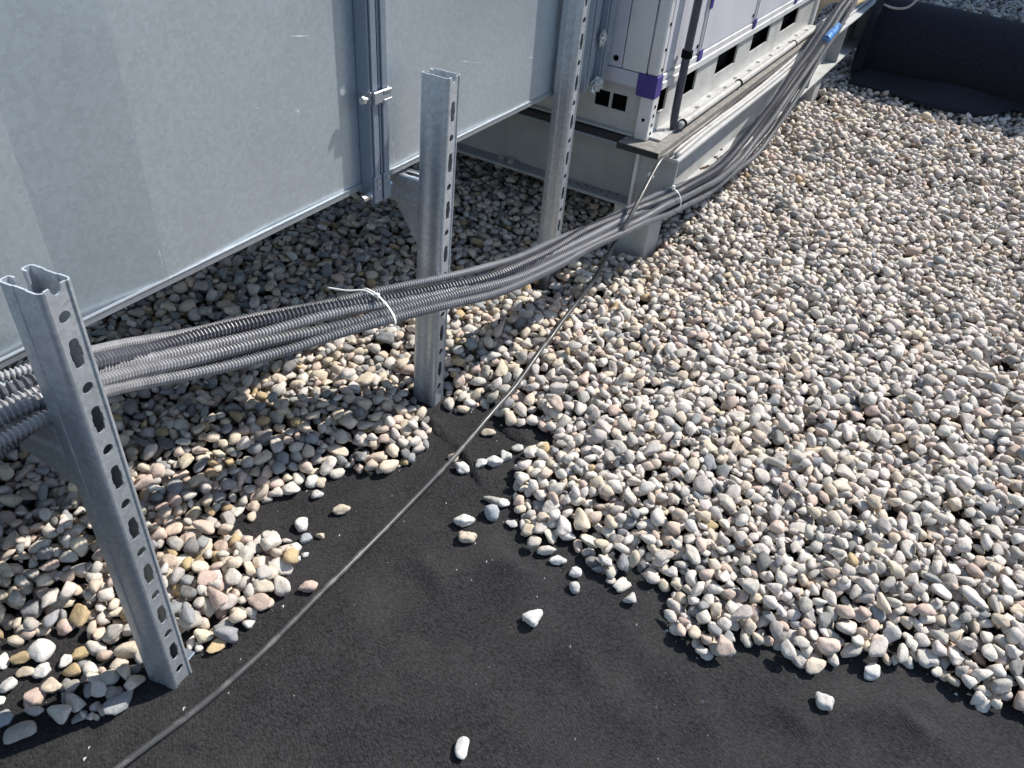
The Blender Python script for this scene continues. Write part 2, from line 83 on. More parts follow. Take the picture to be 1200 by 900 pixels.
def galvanised(name, color, rough, metal, scratches=False, spangle=.10, cloud=.28):
    """zinc sheet: crystalline spangle, faint handling marks"""
    m = bpy.data.materials.new(name); n, l, b = nodes_of(m)
    tc = n.new("ShaderNodeTexCoord")
    vo = n.new("ShaderNodeTexVoronoi"); vo.inputs["Scale"].default_value = 130
    l.new(tc.outputs["Object"], vo.inputs["Vector"])
    sep = n.new("ShaderNodeSeparateColor"); l.new(vo.outputs["Color"], sep.inputs[0])
    nz = n.new("ShaderNodeTexNoise"); nz.inputs["Scale"].default_value = 3.5; nz.inputs["Detail"].default_value = 7; nz.inputs["Roughness"].default_value = .6
    l.new(tc.outputs["Object"], nz.inputs["Vector"])
    fine = n.new("ShaderNodeTexNoise"); fine.inputs["Scale"].default_value = 420; fine.inputs["Detail"].default_value = 2
    l.new(tc.outputs["Object"], fine.inputs["Vector"])
    a = n.new("ShaderNodeMath"); a.operation = 'MULTIPLY_ADD'; l.new(sep.outputs[0], a.inputs[0]); a.inputs[1].default_value = spangle; a.inputs[2].default_value = .86 - spangle / 2 - cloud / 2 + .05
    c = n.new("ShaderNodeMath"); c.operation = 'MULTIPLY_ADD'; l.new(nz.outputs["Fac"], c.inputs[0]); c.inputs[1].default_value = cloud; l.new(a.outputs[0], c.inputs[2])
    c2 = n.new("ShaderNodeMath"); c2.operation = 'MULTIPLY_ADD'; l.new(fine.outputs["Fac"], c2.inputs[0]); c2.inputs[1].default_value = .22; l.new(c.outputs[0], c2.inputs[2])
    c3 = n.new("ShaderNodeMath"); c3.operation = 'SUBTRACT'; l.new(c2.outputs[0], c3.inputs[0]); c3.inputs[1].default_value = .02
    mul = n.new("ShaderNodeMix"); mul.data_type = 'RGBA'; mul.blend_type = 'MULTIPLY'; mul.inputs["Factor"].default_value = 1
    mul.inputs[6].default_value = (*color, 1); l.new(c3.outputs[0], mul.inputs[7])
    out = mul.outputs[2]
    if scratches:
        mp = n.new("ShaderNodeMapping"); mp.inputs["Rotation"].default_value = (0, R(35), 0); mp.inputs["Scale"].default_value = (7, 1, 40)
        l.new(tc.outputs["Object"], mp.inputs["Vector"])
        sz = n.new("ShaderNodeTexNoise"); sz.inputs["Scale"].default_value = 1.6; sz.inputs["Detail"].default_value = 3
        l.new(mp.outputs[0], sz.inputs["Vector"])
        sr = n.new("ShaderNodeMapRange"); sr.inputs["From Min"].default_value = .735; sr.inputs["From Max"].default_value = .80; sr.inputs["To Max"].default_value = .6
        l.new(sz.outputs["Fac"], sr.inputs["Value"])
        mx = n.new("ShaderNodeMix"); mx.data_type = 'RGBA'; l.new(sr.outputs[0], mx.inputs["Factor"]); l.new(out, mx.inputs[6]); mx.inputs[7].default_value = (.75, .76, .76, 1)
        out = mx.outputs[2]
    l.new(out, b.inputs["Base Color"])
    b.inputs["Metallic"].default_value = metal
    rm = n.new("ShaderNodeMapRange"); rm.inputs["To Min"].default_value = rough - .06; rm.inputs["To Max"].default_value = rough + .08
    l.new(nz.outputs["Fac"], rm.inputs["Value"]); l.new(rm.outputs[0], b.inputs["Roughness"])
    bp = n.new("ShaderNodeBump"); bp.inputs["Strength"].default_value = .12; bp.inputs["Distance"].default_value = .001
    l.new(fine.outputs["Fac"], bp.inputs["Height"]); l.new(bp.outputs[0], b.inputs["Normal"])
    return m

def fabric_mat(name, color, dust=.0):
    """needle-punched geotextile: matted fibres in fine rows, dust in patches"""
    m = bpy.data.materials.new(name); n, l, b = nodes_of(m)
    tc = n.new("ShaderNodeTexCoord")
    mp = n.new("ShaderNodeMapping"); mp.inputs["Rotation"].default_value = (0, 0, R(58)); mp.inputs["Scale"].default_value = (1, .45, 1)
    l.new(tc.outputs["Object"], mp.inputs["Vector"])
    fz = n.new("ShaderNodeTexNoise"); fz.inputs["Scale"].default_value = 270; fz.inputs["Detail"].default_value = 3; fz.inputs["Roughness"].default_value = .7
    l.new(mp.outputs[0], fz.inputs["Vector"])
    wv = n.new("ShaderNodeTexWave"); wv.inputs["Scale"].default_value = 75; wv.inputs["Distortion"].default_value = 3.0; wv.inputs["Detail"].default_value = 2; wv.inputs["Detail Scale"].default_value = 3
    l.new(mp.outputs[0], wv.inputs["Vector"])
    big = n.new("ShaderNodeTexNoise"); big.inputs["Scale"].default_value = 4.5; big.inputs["Detail"].default_value = 6; big.inputs["Roughness"].default_value = .6
    l.new(tc.outputs["Object"], big.inputs["Vector"])
    fr = n.new("ShaderNodeMapRange"); fr.inputs["From Min"].default_value = .3; fr.inputs["From Max"].default_value = .75; fr.inputs["To Min"].default_value = .1; fr.inputs["To Max"].default_value = 2.7
    l.new(fz.outputs["Fac"], fr.inputs["Value"])
    mul = n.new("ShaderNodeMix"); mul.data_type = 'RGBA'; mul.blend_type = 'MULTIPLY'; mul.inputs["Factor"].default_value = 1
    mul.inputs[6].default_value = (*color, 1); l.new(fr.outputs[0], mul.inputs[7])
    br = n.new("ShaderNodeMapRange"); br.inputs["From Min"].default_value = .45; br.inputs["From Max"].default_value = .75; br.inputs["To Max"].default_value = dust
    l.new(big.outputs["Fac"], br.inputs["Value"])
    mx = n.new("ShaderNodeMix"); mx.data_type = 'RGBA'; l.new(br.outputs[0], mx.inputs["Factor"]); l.new(mul.outputs[2], mx.inputs[6]); mx.inputs[7].default_value = (.088, .084, .080, 1)
    l.new(mx.outputs[2], b.inputs["Base Color"])
    b.inputs["Roughness"].default_value = .95; b.inputs["Specular IOR Level"].default_value = .15
    b.inputs["Sheen Weight"].default_value = .05; b.inputs["Sheen Roughness"].default_value = .6
    add = n.new("ShaderNodeMath"); add.operation = 'MULTIPLY_ADD'; l.new(wv.outputs["Fac"], add.inputs[0]); add.inputs[1].default_value = .22; l.new(fz.outputs["Fac"], add.inputs[2])
    bp = n.new("ShaderNodeBump"); bp.inputs["Strength"].default_value = .55; bp.inputs["Distance"].default_value = .003
    l.new(add.outputs[0], bp.inputs["Height"]); l.new(bp.outputs[0], b.inputs["Normal"])
    return m

def stone_mat(name, per_object=False):
    """limestone pebbles: tint from the stone, veins, pits and pale dust from noise"""
    m = bpy.data.materials.new(name); n, l, b = nodes_of(m)
    at = n.new("ShaderNodeAttribute"); at.attribute_name = "tint"
    at.attribute_type = 'OBJECT' if per_object else 'GEOMETRY'
    tc = n.new("ShaderNodeTexCoord")
    pos = n.new("ShaderNodeNewGeometry")
    nz = n.new("ShaderNodeTexNoise"); nz.inputs["Scale"].default_value = 85; nz.inputs["Detail"].default_value = 7; nz.inputs["Roughness"].default_value = .65; nz.inputs["Distortion"].default_value = .8
    l.new(pos.outputs["Position"], nz.inputs["Vector"])
    mr = n.new("ShaderNodeMapRange"); mr.inputs["From Min"].default_value = .3; mr.inputs["From Max"].default_value = .7; mr.inputs["To Min"].default_value = .80; mr.inputs["To Max"].default_value = 1.17
    l.new(nz.outputs["Fac"], mr.inputs["Value"])
    mul = n.new("ShaderNodeMix"); mul.data_type = 'RGBA'; mul.blend_type = 'MULTIPLY'; mul.inputs["Factor"].default_value = 1
    l.new(at.outputs["Color"], mul.inputs[6]); l.new(mr.outputs[0], mul.inputs[7])
    pit = n.new("ShaderNodeTexNoise"); pit.inputs["Scale"].default_value = 380; pit.inputs["Detail"].default_value = 3
    l.new(pos.outputs["Position"], pit.inputs["Vector"])
    pr = n.new("ShaderNodeMapRange"); pr.inputs["From Min"].default_value = .28; pr.inputs["From Max"].default_value = .45; pr.inputs["To Min"].default_value = .74; pr.inputs["To Max"].default_value = 1.0
    l.new(pit.outputs["Fac"], pr.inputs["Value"])
    m2 = n.new("ShaderNodeMix"); m2.data_type = 'RGBA'; m2.blend_type = 'MULTIPLY'; m2.inputs["Factor"].default_value = 1
    l.new(mul.outputs[2], m2.inputs[6]); l.new(pr.outputs[0], m2.inputs[7])
    l.new(m2.outputs[2], b.inputs["Base Color"])
    b.inputs["Roughness"].default_value = .78; b.inputs["Specular IOR Level"].default_value = .35
    ad = n.new("ShaderNodeMath"); ad.operation = 'MULTIPLY_ADD'; l.new(pit.outputs["Fac"], ad.inputs[0]); ad.inputs[1].default_value = .3; l.new(nz.outputs["Fac"], ad.inputs[2])
    bp = n.new("ShaderNodeBump"); bp.inputs["Strength"].default_value = .55; bp.inputs["Distance"].default_value = .004
    l.new(ad.outputs[0], bp.inputs["Height"]); l.new(bp.outputs[0], b.inputs["Normal"])
    return m

M_DUCT = galvanised("galvanised_sheet", (.52, .585, .635), .38, .74, scratches=True, spangle=.12, cloud=.16)
M_STRUT = galvanised("galvanised_strut", (.50, .535, .57), .40, .62, spangle=.24, cloud=.55)
M_FLANGE = galvanised("galvanised_flange", (.30, .35, .42), .38, .65)
M_TRIM = galvanised("bright_zinc", (.34, .365, .39), .45, .6)
M_BRIGHT = base_mat("bared_zinc", (.75, .76, .76), .5, .2, var=.05)
M_BOLT = base_mat("zinc_bolt", (.62, .62, .60), .3, .8, scale=90)
M_BOLT_BLUE = base_mat("blue_zinc_bolt", (.22, .38, .60), .3, .7, scale=90)
M_FOIL = base_mat("crumpled_foil", (.52, .53, .54), .42, .7, scale=60, bump=.8, bump_scale=70)
M_FABRIC = fabric_mat("black_geotextile", (.0168, .0162, .0168), dust=.24)
M_ROLL = fabric_mat("rolled_geotextile", (.0105, .0115, .019), dust=.0)
M_ROOF = base_mat("roof_membrane", (.045, .047, .052), .9, var=.3, scale=6)
M_STONE = stone_mat("pebble_stone"); M_STONE_ONE = stone_mat("single_pebble_stone", True)
M_HOSE_DARK = base_mat("dark_corrugated_plastic", (.085, .085, .098), .42, var=.25, scale=30, dirt=(.22, .21, .20), dirt_amt=.35, dirt_scale=14)
M_HOSE_GREY = base_mat("grey_corrugated_plastic", (.31, .305, .31), .45, var=.22, scale=30, dirt=(.34, .32, .29), dirt_amt=.5, dirt_scale=12)
M_HOSE_MID = base_mat("mid_grey_corrugated_plastic", (.23, .227, .232), .45, var=.25, scale=30, dirt=(.30, .28, .26), dirt_amt=.5, dirt_scale=11)
M_CABLE = base_mat("grey_cable_sheath", (.055, .055, .055), .36, var=.15, dirt=(.30, .28, .25), dirt_amt=.4, dirt_scale=20)
M_CABLE_PALE = base_mat("pale_cable_sheath", (.42, .41, .39), .5, var=.12, dirt=(.26, .24, .21), dirt_amt=.5, dirt_scale=14)
M_TIE = base_mat("white_nylon", (.78, .78, .76), .4, var=.05)
M_BEAM = base_mat("grey_painted_steel", (.31, .325, .33), .55, .15, var=.1, scale=14, bump=.15, bump_scale=120, dirt=(.20, .17, .13), dirt_amt=.45, dirt_scale=7)
M_PED = base_mat("pale_painted_steel", (.42, .42, .41), .6, .05, var=.1, scale=16, bump=.15, bump_scale=100, dirt=(.24, .21, .17), dirt_amt=.4, dirt_scale=9)
M_PALE = base_mat("pale_plate_paint", (.58, .58, .56), .5, var=.08, scale=14)
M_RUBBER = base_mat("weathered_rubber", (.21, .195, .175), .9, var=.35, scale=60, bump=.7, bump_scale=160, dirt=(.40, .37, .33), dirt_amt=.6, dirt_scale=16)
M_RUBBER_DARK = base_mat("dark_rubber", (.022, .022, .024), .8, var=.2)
M_PANEL = base_mat("white_coated_panel", (.50, .50, .545), .42, var=.04, scale=5, dirt=(.45, .43, .42), dirt_amt=.25, dirt_scale=9)
M_ALU = base_mat("aluminium_profile", (.66, .66, .655), .38, .25, var=.08, scale=10, dirt=(.36, .34, .31), dirt_amt=.35, dirt_scale=10)
M_RAIL = base_mat("galvanised_rail", (.50, .50, .485), .45, .25, var=.1, scale=14, dirt=(.33, .30, .26), dirt_amt=.5, dirt_scale=12)
M_PURPLE = base_mat("purple_plastic", (.052, .036, .205), .4, var=.06)
M_BLACK = base_mat("black_void", (.004, .004, .005), .9, var=.05); M_BLACK.node_tree.nodes["Principled BSDF"].inputs["Specular IOR Level"].default_value = .1
M_PIPE_DARK = base_mat("dark_grey_pipe", (.055, .055, .075), .4, var=.1)
M_BLUE = base_mat("blue_tape", (.09, .22, .48), .22, var=.6, scale=45)
M_YELLOW = base_mat("ochre_plastic", (.42, .33, .17), .6)
M_BEIGE = base_mat("beige_fitting", (.52, .45, .34), .6, var=.2, dirt=(.2, .14, .09), dirt_amt=.7, dirt_scale=18)
M_TARP = base_mat("dark_blue_cover", (.016, .024, .055), .75, var=.35, scale=9)
M_GRIT = base_mat("pale_grit", (.5, .48, .44), .9)

# ------------------------------------------------------------------ helpers
def mark(o, label=None, category=None, group=None, kind=None):
    if label: o["label"] = label
    if category: o["category"] = category
    if group: o["group"] = group
    if kind: o["kind"] = kind
    return o

def thing(name, label, category, loc=(0, 0, 0), group=None):
    o = bpy.data.objects.new(name, None); o.empty_display_size = .05
    col.objects.link(o); o.location = loc
    return mark(o, label, category, group)

def link(name, mesh, mat, parent=None, smooth=False):
    o = bpy.data.objects.new(name, mesh); col.objects.link(o)
    if mat and not mesh.materials: mesh.materials.append(mat)
    if parent: o.parent = parent
    if smooth: mesh.polygons.foreach_set("use_smooth", [True] * len(mesh.polygons))
    return o

def build(name, bm, mat, parent=None, smooth=False, auto=None):
    bmesh.ops.recalc_face_normals(bm, faces=bm.faces[:])
    me = bpy.data.meshes.new(name); bm.to_mesh(me); bm.free()
    o = link(name, me, mat, parent, smooth or auto is not None)
    if auto is not None and hasattr(me, "set_sharp_from_angle"): me.set_sharp_from_angle(angle=R(auto))
    return o

def box(bm, a, b, bevel=0.0, mtx=None):
    """axis-aligned box from corner a to corner b"""
    r = bmesh.ops.create_cube(bm, size=1)
    vs_ = r["verts"]
    for v in vs_:
        v.co = Vector([a[i] + (v.co[i] + .5) * (b[i] - a[i]) for i in range(3)])
    if bevel > 0:
        es = list({e for v in vs_ for e in v.link_edges})
        g_ = bmesh.ops.bevel(bm, geom=es, offset=bevel, segments=1, affect='EDGES', profile=.5)
        vs_ = list({v for f in g_["faces"] for v in f.verts} | {v for v in vs_ if v.is_valid})
    if mtx is not None:
        bmesh.ops.transform(bm, matrix=mtx, verts=[v for v in vs_ if v.is_valid])
    return bm

def boxo(name, a, b, mat, parent=None, bevel=.0015):
    bm = bmesh.new(); box(bm, a, b, bevel); return build(name, bm, mat, parent)

def poly_extrude(bm, pts, d):
    """prism of the 3-D polygon pts pushed along d"""
    d = Vector(d); n = len(pts)
    a = [bm.verts.new(p) for p in pts]; b = [bm.verts.new(Vector(p) + d) for p in pts]
    bm.faces.new(a); bm.faces.new(b[::-1])
    for i in range(n):
        bm.faces.new((a[i], a[(i + 1) % n], b[(i + 1) % n], b[i]))
    return bm

def smooth_path(pts, step):
    """Catmull-Rom through pts, resampled at an even step"""
    P_ = np.array(pts, float); P_ = np.vstack([2 * P_[0] - P_[1], P_, 2 * P_[-1] - P_[-2]])
    o = []
    for i in range(1, len(P_) - 2):
        a, b, c, d = P_[i - 1:i + 3]
        t = np.linspace(0, 1, 14, endpoint=False)[:, None]
        o.append(.5 * (2 * b + (-a + c) * t + (2 * a - 5 * b + 4 * c - d) * t ** 2 + (-a + 3 * b - 3 * c + d) * t ** 3))
    o.append(P_[-2][None]); Q = np.vstack(o)
    s = np.concatenate([[0], np.cumsum(np.linalg.norm(np.diff(Q, axis=0), axis=1))])
    u = np.arange(0, s[-1], step)
    return np.stack([np.interp(u, s, Q[:, k]) for k in range(3)], 1)

def sweep_mesh(name, Q, radii, seg=10):
    """tube along Q (n,3) with a radius per point, parallel-transported"""
    n = len(Q)
    T = np.gradient(Q, axis=0); T /= np.linalg.norm(T, axis=1)[:, None] + 1e-12
    nrm = np.cross(T[0], (0, 0, 1.0))
    if np.linalg.norm(nrm) < .05: nrm = np.cross(T[0], (1.0, 0, 0))
    nrm /= np.linalg.norm(nrm)
    V = np.zeros((n, seg, 3)); ang = np.linspace(0, 2 * np.pi, seg, endpoint=False)
    for i in range(n):
        nrm = nrm - T[i] * nrm.dot(T[i]); nrm /= np.linalg.norm(nrm) + 1e-12
        bi = np.cross(T[i], nrm)
        V[i] = Q[i] + radii[i] * (np.cos(ang)[:, None] * nrm + np.sin(ang)[:, None] * bi)
    i = np.arange(n - 1)[:, None] * seg; j = np.arange(seg)[None]; j2 = (j + 1) % seg
    F = np.stack([i + j, i + j2, i + seg + j2, i + seg + j], -1).reshape(-1, 4)
    me = bpy.data.meshes.new(name)
    faces = F.tolist() + [list(range(seg))[::-1], list(range((n - 1) * seg, n * seg))]
    me.from_pydata(V.reshape(-1, 3).tolist(), [], faces); me.update()
    return me

def tube(name, pts, r, mat, parent=None, step=.02, seg=10, taper=None):
    Q = smooth_path(pts, step)
    rad = np.full(len(Q), r)
    return link(name, sweep_mesh(name, Q, rad, seg), mat, parent, True)

def cyl(bm, p0, p1, r, seg=14, r1=None):
    p0, p1 = Vector(p0), Vector(p1); d = p1 - p0
    q = d.to_track_quat('Z', 'Y').to_matrix().to_4x4(); q.translation = (p0 + p1) / 2
    bmesh.ops.create_cone(bm, cap_ends=True, segments=seg, radius1=r, radius2=r if r1 is None else r1, depth=d.length, matrix=q)
    return bm

# ------------------------------------------------------------------ ground: roof surface and the black fabric over it
bm = bmesh.new()
bmesh.ops.create_grid(bm, x_segments=8, y_segments=8, size=60)
roof = build("roof_surface", bm, M_ROOF); roof.location = (5, 0, -.03); mark(roof, kind="structure")

RES = .012
FX0, FX1, FY0, FY1 = -1.5, 13.0, -2.6, 4.8
nx, ny = int((FX1 - FX0) / RES) + 1, int((FY1 - FY0) / RES) + 1

def value_noise(x, y, s, seed):
    r_ = np.random.default_rng(seed); tab = r_.random((128, 128))
    u, v = x / s, y / s; i, j = np.floor(u).astype(int), np.floor(v).astype(int); fu, fv = u - i, v - j
    fu = fu * fu * (3 - 2 * fu); fv = fv * fv * (3 - 2 * fv)
    g_ = lambda a, b: tab[a % 128, b % 128]
    return (g_(i, j) * (1 - fu) + g_(i + 1, j) * fu) * (1 - fv) + (g_(i, j + 1) * (1 - fu) + g_(i + 1, j + 1) * fu) * fv - .5

def seg_dist(x, y, a, b):
    ax, ay = a; bx, by = b; dx, dy = bx - ax, by - ay
    t = np.clip(((x - ax) * dx + (y - ay) * dy) / (dx * dx + dy * dy + 1e-12), 0, 1)
    return np.hypot(x - ax - t * dx, y - ay - t * dy), t

def fabric_z(x, y):
    z = .016 * value_noise(x, y, .42, 1) + .0062 * value_noise(x + .3 * y, y - .2 * x, .13, 2) + .0012 * value_noise(x, y, .045, 3)
    for L, h, w in P['RIDGES']:
        best = np.full(np.shape(x), 9.0); k = len(L) - 1; tt = np.zeros(np.shape(x))
        for q in range(k):
            d, t = seg_dist(x, y, L[q], L[q + 1])
            s = (q + t) / k
            tt = np.where(d < best, s, tt); best = np.minimum(best, d)
        taper = np.clip(np.sin(np.pi * np.clip(tt * .9 + .05, 0, 1)) * 1.3, 0, 1)
        if w < .0125:      # a cut or lapped edge: raised towards the sun, falling off sharply on the other side
            (ax_0, ay_0), (ax_1, ay_1) = L[0], L[-1]
            sgn = ((ax_1 - ax_0) * (y - ay_0) - (ay_1 - ay_0) * (x - ax_0))
            sgn = sgn * np.sign((ax_1 - ax_0) * -.5 - (ay_1 - ay_0) * .866)
            z = z + h * 1.25 * taper * np.where(sgn > 0, np.exp(-best / .045), np.exp(-(best / .004) ** 2))
        else:
            z = z + 1.0 * h * taper * np.exp(-(best / (w * 1.15)) ** 2)
    for px, py in ((.41, .93), (1.43, 1.05), (2.15, 1.06)):
        z = z + .010 * np.exp(-((x - px) ** 2 + (y - py) ** 2) / .02)
    return z

# fabric mesh: fine where it lies bare, coarse under the stones
def fabric_sheet(name, x0, x1, y0, y1, res, dz):
    xs = np.arange(x0, x1 + res * .5, res); ys = np.arange(y0, y1 + res * .5, res)
    X, Y = np.meshgrid(xs, ys, indexing='ij'); Z = fabric_z(X, Y) + dz
    V = np.stack([X, Y, Z], -1).reshape(-1, 3); a, b = X.shape
    i = (np.arange(a - 1)[:, None] * b + np.arange(b - 1)[None]).reshape(-1)
    F = np.stack([i, i + b, i + b + 1, i + 1], 1)
    me = bpy.data.meshes.new(name)
    me.vertices.add(len(V)); me.vertices.foreach_set("co", V.reshape(-1))
    me.loops.add(F.size); me.loops.foreach_set("vertex_index", F.reshape(-1).astype(np.int32))
    me.polygons.add(len(F)); me.polygons.foreach_set("loop_start", np.arange(0, F.size, 4, dtype=np.int32))
    me.update(calc_edges=True); me.validate()
    return link(name, me, M_FABRIC, None, True)
fb = fabric_sheet("geotextile_fabric", -.8, 2.1, -1.9, 1.5, .0075, 0)
mark(fb, "black geotextile fabric laid bare in front of the gravel, softly wrinkled", "fabric", kind="structure")
fb2 = fabric_sheet("geotextile_underlay", -1.6, 13, -2.0, 4.8, .08, -.022)
mark(fb2, kind="structure")

# ------------------------------------------------------------------ pebbles
def ico(sub):
    bm_ = bmesh.new(); bmesh.ops.create_icosphere(bm_, subdivisions=sub, radius=1)
    bm_.verts.ensure_lookup_table()
    V = np.array([v.co[:] for v in bm_.verts]); V /= np.linalg.norm(V, axis=1)[:, None]
    F = np.array([[v.index for v in f.verts] for f in bm_.faces]); bm_.free()
    return V, F
NVAR = 28
def stone_shapes(sub, nvar, seed):
    V, F = ico(sub); r_ = np.random.default_rng(seed); out = []
    for k in range(nvar):
        npl = r_.integers(7, 14); N = r_.normal(size=(npl, 3)); N /= np.linalg.norm(N, axis=1)[:, None]
        h = r_.uniform(.55, 1.06, npl); p = r_.uniform(8, 26)
        dt = np.clip(V @ N.T, 0, None) / h
        r = ((dt ** p).sum(1) + .80 ** p) ** (-1 / p)
        r *= 1 + .07 * np.sin(V @ r_.normal(size=3) * 3.1 + r_.uniform(0, 6)) + .045 * np.sin(V @ r_.normal(size=3) * 6.3 + r_.uniform(0, 6))
        S = V * r[:, None]; S -= (S.max(0) + S.min(0)) / 2; S /= (S.max(0) - S.min(0)) / 2
        out.append(S)
    return np.array(out), F
SH3, F3 = stone_shapes(3, NVAR, 5); SH2, F2 = stone_shapes(2, NVAR, 5); SH1, F1 = stone_shapes(1, NVAR, 5)

BED = np.array(P['BED'])
def in_bed(x, y):
    inside = np.zeros(np.shape(x), bool); n = len(BED); j = n - 1
    for i in range(n):
        xi, yi = BED[i]; xj, yj = BED[j]
        c = ((yi > y) != (yj > y)) & (x < (xj - xi) * (y - yi) / (yj - yi + 1e-12) + xi)
        inside ^= c; j = i
    return inside
def edge_dist(x, y):
    d = np.full(np.shape(x), 9.0); k = len(BED) - 5
    for i in range(k - 1):
        d = np.minimum(d, seg_dist(x, y, BED[i], BED[i + 1])[0])
    return d

def cam_px(X):
    """photo-plane position, used only to decide how finely a stone is modelled"""
    Rm = np.array(cam.matrix_world.to_3x3()); q = (X - np.array(cam.matrix_world.translation)) @ Rm
    w = -q[..., 2]; w = np.where(w < .05, .05, w)
    return 600 + 901 * q[..., 0] / w, 450 - 901 * q[..., 1] / w, w

# heightfield the stones are dropped on, one by one
HR = .006
hx0, hy0 = -1.0, -2.1
hnx, hny = int((12.2 - hx0) / HR), int((4.5 - hy0) / HR)
gx = hx0 + (np.arange(hnx) + .5) * HR; gy = hy0 + (np.arange(hny) + .5) * HR
HF = np.zeros((hnx, hny), np.float32)
c0, c1 = int((3.2 - hx0) / HR), int((2.4 - hy0) / HR)
XX, YY = np.meshgrid(gx[:c0], gy[:c1], indexing='ij'); HF[:c0, :c1] = fabric_z(XX, YY)
HF[c0:, :] = -.015; HF[:, c1:] = -.015

def zone(x, y, z=.04, margin=0.0):
    u, v, w = cam_px(np.stack([x, y, np.full_like(x, z)], -1))
    m = 120 + 60 * margin
    return (u > -m) & (u < 1200 + 3.2 * m) & (v > -m) & (v < 900 + m * .8) & (w > .3)

# candidate drop list: nearer ground gets its layers at full density, far ground slightly larger stones
def scatter(x0, x1, y0, y1, dens):
    n = int((x1 - x0) * (y1 - y0) * dens)
    x = rng.uniform(x0, x1, n); y = rng.uniform(y0, y1, n)
    k = in_bed(x, y) & zone(x, y)
    return x[k], y[k]
drops = []
for x0, x1, dens, sc in ((-.9, 3.2, 3900, 1.0), (3.2, 6.4, 3100, 1.04), (6.4, 11.8, 1400, 1.25)):
    x, y = scatter(x0, x1, -1.9, 4.3, dens)
    drops.append(np.stack([x, y, np.full(len(x), sc)], 1))
D = np.vstack(drops); rng.shuffle(D)
q_ = cam_px(np.stack([D[:, 0], D[:, 1], np.full(len(D), .04)], -1))[0]
D = D[(q_ < 1320) | (rng.random(len(D)) < .55)]          # a little thinner beyond the picture's edge
x, y = scatter(-.9, 4.2, -1.9, 2.4, 450)          # chips and small stones that settle into the hollows last
D = np.vstack([D, np.stack([x, y, rng.uniform(.42, .66, len(x))], 1)])
ed = edge_dist(D[:, 0], D[:, 1])
keep = (ed > .05) | (rng.random(len(D)) < .62)
D = D[keep]; ed = ed[keep]
# a rim of stones along the very edge first
nD = len(D)
mx0, my0 = int((2.2 - hx0) / HR), int((1.25 - hy0) / HR)
BX, BY = np.meshgrid(gx[:mx0], gy[:my0], indexing='ij'); BM = in_bed(BX, BY)
posts_xy = ((.39, .46, .89, .98), (1.39, 1.47, 1.0, 1.1), (2.12, 2.19, 1.03, 1.10), (2.54, 2.70, .85, 1.02), (5.08, 5.26, .85, 1.02))
rad = rng.lognormal(0, .20, nD).clip(.6, 1.5) * .0139 * D[:, 2]
ax = np.stack([rad * rng.uniform(1.05, 1.6, nD), rad * rng.uniform(.82, 1.1, nD), rad * rng.uniform(.48, .92, nD)], 1)
yaw = rng.uniform(0, np.pi, nD)
cen = np.zeros((nD, 3)); ok = np.ones(nD, bool); slope = np.zeros((nD, 2))
for i in range(nD):
    a, b, c = ax[i]; cy, sy = math.cos(yaw[i]), math.sin(yaw[i]); R_ = a
    k = int(R_ / HR) + 1
    oy = np.arange(-k, k + 1) * HR
    U = oy[:, None]; W = oy[None, :]
    e = ((U * cy + W * sy) / a) ** 2 + ((-U * sy + W * cy) / b) ** 2
    msk = e < .92
    low = c * np.sqrt(np.clip(1 - e, 0, 1))
    bx, by = D[i, 0], D[i, 1]; best = None
    tries = (4 if bx < 4.0 else 3) if bx < 6.4 else 1
    for t in range(tries):
        if t == 0: cands = [(bx, by)]
        else: cands = [(bx + random.gauss(0, R_ * .8), by + random.gauss(0, R_ * .8)) for _ in range(3)]
        for qx, qy in cands:
            ix, iy = int((qx - hx0) / HR), int((qy - hy0) / HR)
            if ix < mx0 and iy < my0 and not BM[max(ix, 0), max(iy, 0)]: continue
            if ix < k + 1 or iy < k + 1 or ix > hnx - k - 2 or iy > hny - k - 2: continue
            H = HF[ix - k:ix + k + 1, iy - k:iy + k + 1]
            z = (H + low)[msk].max()
            if best is None or z < best[0]: best = (z, qx, qy, ix, iy)
        if best: bx, by = best[1], best[2]
    if best is None: ok[i] = False; continue
    z, qx, qy, ix, iy = best
    if z - c > .012 + max(ed[i] - .012, 0) * .42: ok[i] = False; continue
    if z > .135: ok[i] = False; continue
    hit = False
    for p0, p1, p2, p3 in posts_xy:
        if p0 - R_ * .7 < qx < p1 + R_ * .7 and p2 - R_ * .7 < qy < p3 + R_ * .7: hit = True; break
    if hit: ok[i] = False; continue
    z -= c * .16
    H = HF[ix - k:ix + k + 1, iy - k:iy + k + 1]
    slope[i] = (float(H[-1, :].mean() - H[0, :].mean()) / (2 * R_), float(H[:, -1].mean() - H[:, 0].mean()) / (2 * R_))
    HF[ix - k:ix + k + 1, iy - k:iy + k + 1] = np.where(msk, np.maximum(H, z + low), H)
    cen[i] = (qx, qy, z)
idx = np.where(ok)[0]
# drop the ones buried under the finished surface
vis = []
for i in idx:
    a, b, c = ax[i]; k = int(b * .75 / HR)
    ix, iy = int((cen[i, 0] - hx0) / HR), int((cen[i, 1] - hy0) / HR)
    H = HF[ix - k:ix + k + 1, iy - k:iy + k + 1]
    o_ = np.arange(-k, k + 1) * HR; e = (o_[:, None] / b) ** 2 + (o_[None] / b) ** 2
    top = cen[i, 2] + c * np.sqrt(np.clip(1 - e, 0, 1))
    if ((H - top) < .006).any(): vis.append(i)
idx = np.array(vis)

